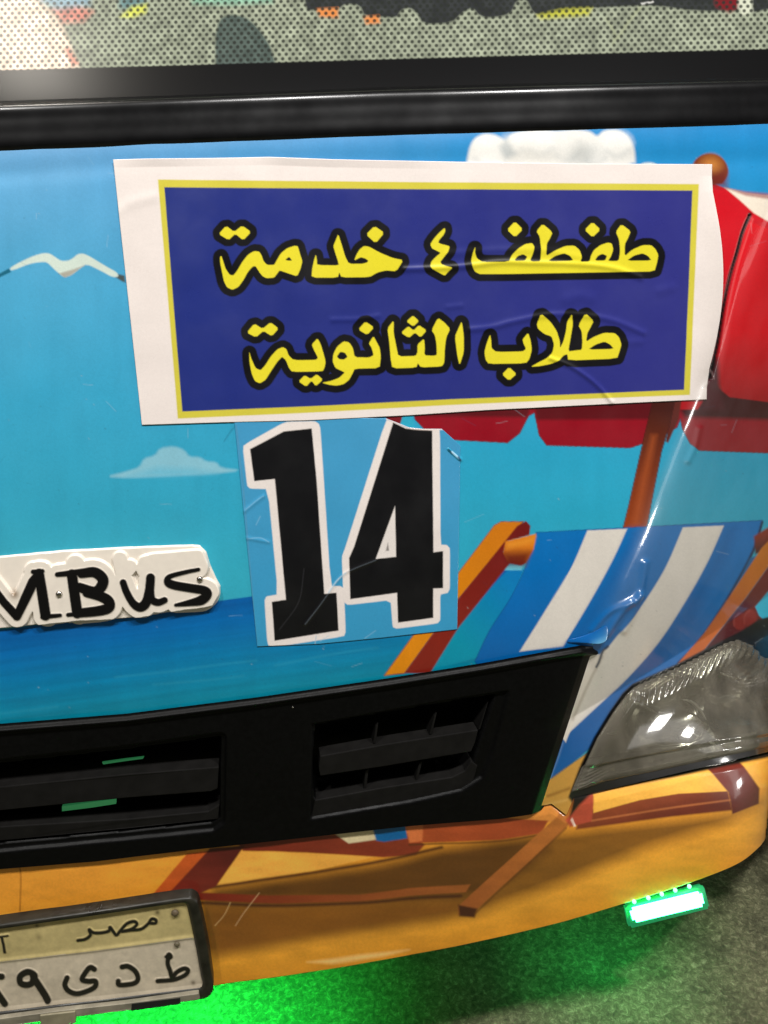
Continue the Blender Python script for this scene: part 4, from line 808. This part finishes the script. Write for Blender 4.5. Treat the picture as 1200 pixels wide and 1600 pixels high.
bn['label'] = 'white bordered blue sticker with two lines of yellow Arabic lettering, above the number decal'; bn['category'] = 'sticker'

# ------------------------------------------------------------------ number sticker
C3 = lambda pts: [(340+x/3., 640+y/3.) for x, y in pts]
X, Y, Vn, Un = quadpatch([(366, 656), (480, 655), (560, 653), (604, 654), (625, 662), (640, 668), (660, 670), (690, 670), (719, 696)], [(402, 1010), (500, 1006), (600, 996), (714, 983)], 330, 340)
A = Art(X, Y)
A.fill((66, 152, 197)); tt = np.clip((Y-700)/300, 0, 1)[..., None]; A.c = A.c*(1-tt)+lin((54, 150, 194))*tt
W1 = C3([(118, 172), (150, 150), (300, 66), (330, 56), (455, 54), (474, 66), (482, 90), (530, 826), (575, 826), (592, 838), (600, 1040), (592, 1062), (262, 1113), (238, 1104), (232, 1080), (220, 895), (228, 875), (283, 865), (236, 372), (152, 370), (138, 355)])
W4 = C3([(788, 48), (826, 58), (880, 84), (1010, 92), (1042, 92), (1044, 632), (1074, 634), (1088, 650), (1088, 838), (1078, 858), (1043, 866), (1043, 985), (1030, 1001), (838, 1026), (820, 1018), (810, 892), (610, 915), (590, 900), (582, 690), (600, 640)])
A.poly(W1, (232, 222, 216), 0.9, sm=1, r=0.12); A.poly(W4, (232, 222, 216), 0.9, sm=1, r=0.10)
A.poly(C3([(152, 185), (310, 102), (441, 88), (464, 330), (500, 862), (557, 857), (567, 1035), (267, 1083), (254, 900), (320, 890), (268, 325), (172, 335)]), (12, 12, 15), 0.8)
A.poly(C3([(822, 60), (880, 88), (1005, 98), (1011, 668), (1056, 662), (1056, 836), (1010, 838), (1010, 975), (845, 998), (840, 858), (621, 888), (616, 695), (640, 640)]), (12, 12, 15), 0.8)
A.poly(C3([(831, 452), (836, 689), (741, 699)]), (226, 218, 212), 0.8)
A.poly(C3([(798, 622), (803, 660), (788, 662)]), (130, 124, 120), 1.2)
A.line(C3([(410, 1005), (480, 915), (540, 830), (585, 775), (640, 745), (740, 705)]), (120, 130, 140), 1.1, 0.4, 0.9)
A.line(C3([(520, 855), (560, 800), (600, 765)]), (190, 215, 230), 2.2, 0.7, 1)
A.line(C3([(455, 1110), (462, 1060)]), (160, 190, 210), 1.5, 0.7); A.line(C3([(290, 1030), (380, 900), (405, 745)]), (60, 60, 64), 1.0, 0.5)
for p in ([(130, 470), (190, 420), (215, 405)], [(140, 605), (200, 600), (240, 620)], [(180, 540), (200, 500)], [(480, 1085), (520, 1060)], [(690, 1070), (740, 1035)]): A.line(C3(p), (150, 195, 220), 1.2, 0.5)
A.line([(369, 665), (380, 760), (401, 1008)], (90, 140, 165), 1.4, 0.6, 1, False)
A.line([(604, 655), (625, 663), (640, 669), (660, 671), (690, 671)], (235, 215, 205), 2.0, 0.8)
A.ridge(C3([(410, 1005), (480, 915), (540, 830), (585, 775), (640, 745), (740, 705)]), 0.0005, 2.6)
A.ridge(C3([(120, 480), (170, 440), (215, 405)]), 0.0006, 3); A.ridge(C3([(130, 600), (240, 620)]), 0.0005, 3)
A.noise(0.025, 2.2, seed=1); A.noise(0.03, 40, seed=6)
off = 0.0008+A.h+wave(X, Y)+0.0002*np.clip(vnoise(X/60, Y/60, 14), 0, 1)
ns = grid('number_sticker', X, Y, off, A.c, DECAL, None)
md = ns.modifiers.new('solid', 'SOLIDIFY'); md.thickness = 0.0003; md.offset = -1
ns['label'] = 'pale blue decal with large black number 14 outlined in white, under the Arabic sticker'; ns['category'] = 'number decal'
print('ZB', ZB, 'zw', on(600, 212)[2], 'cam', CAM, 'crease', on(1165, 340), on(890, 1200), 'L', on(0, 1595)[2], on(1150, 1351), 'gr', on(500, 1300))
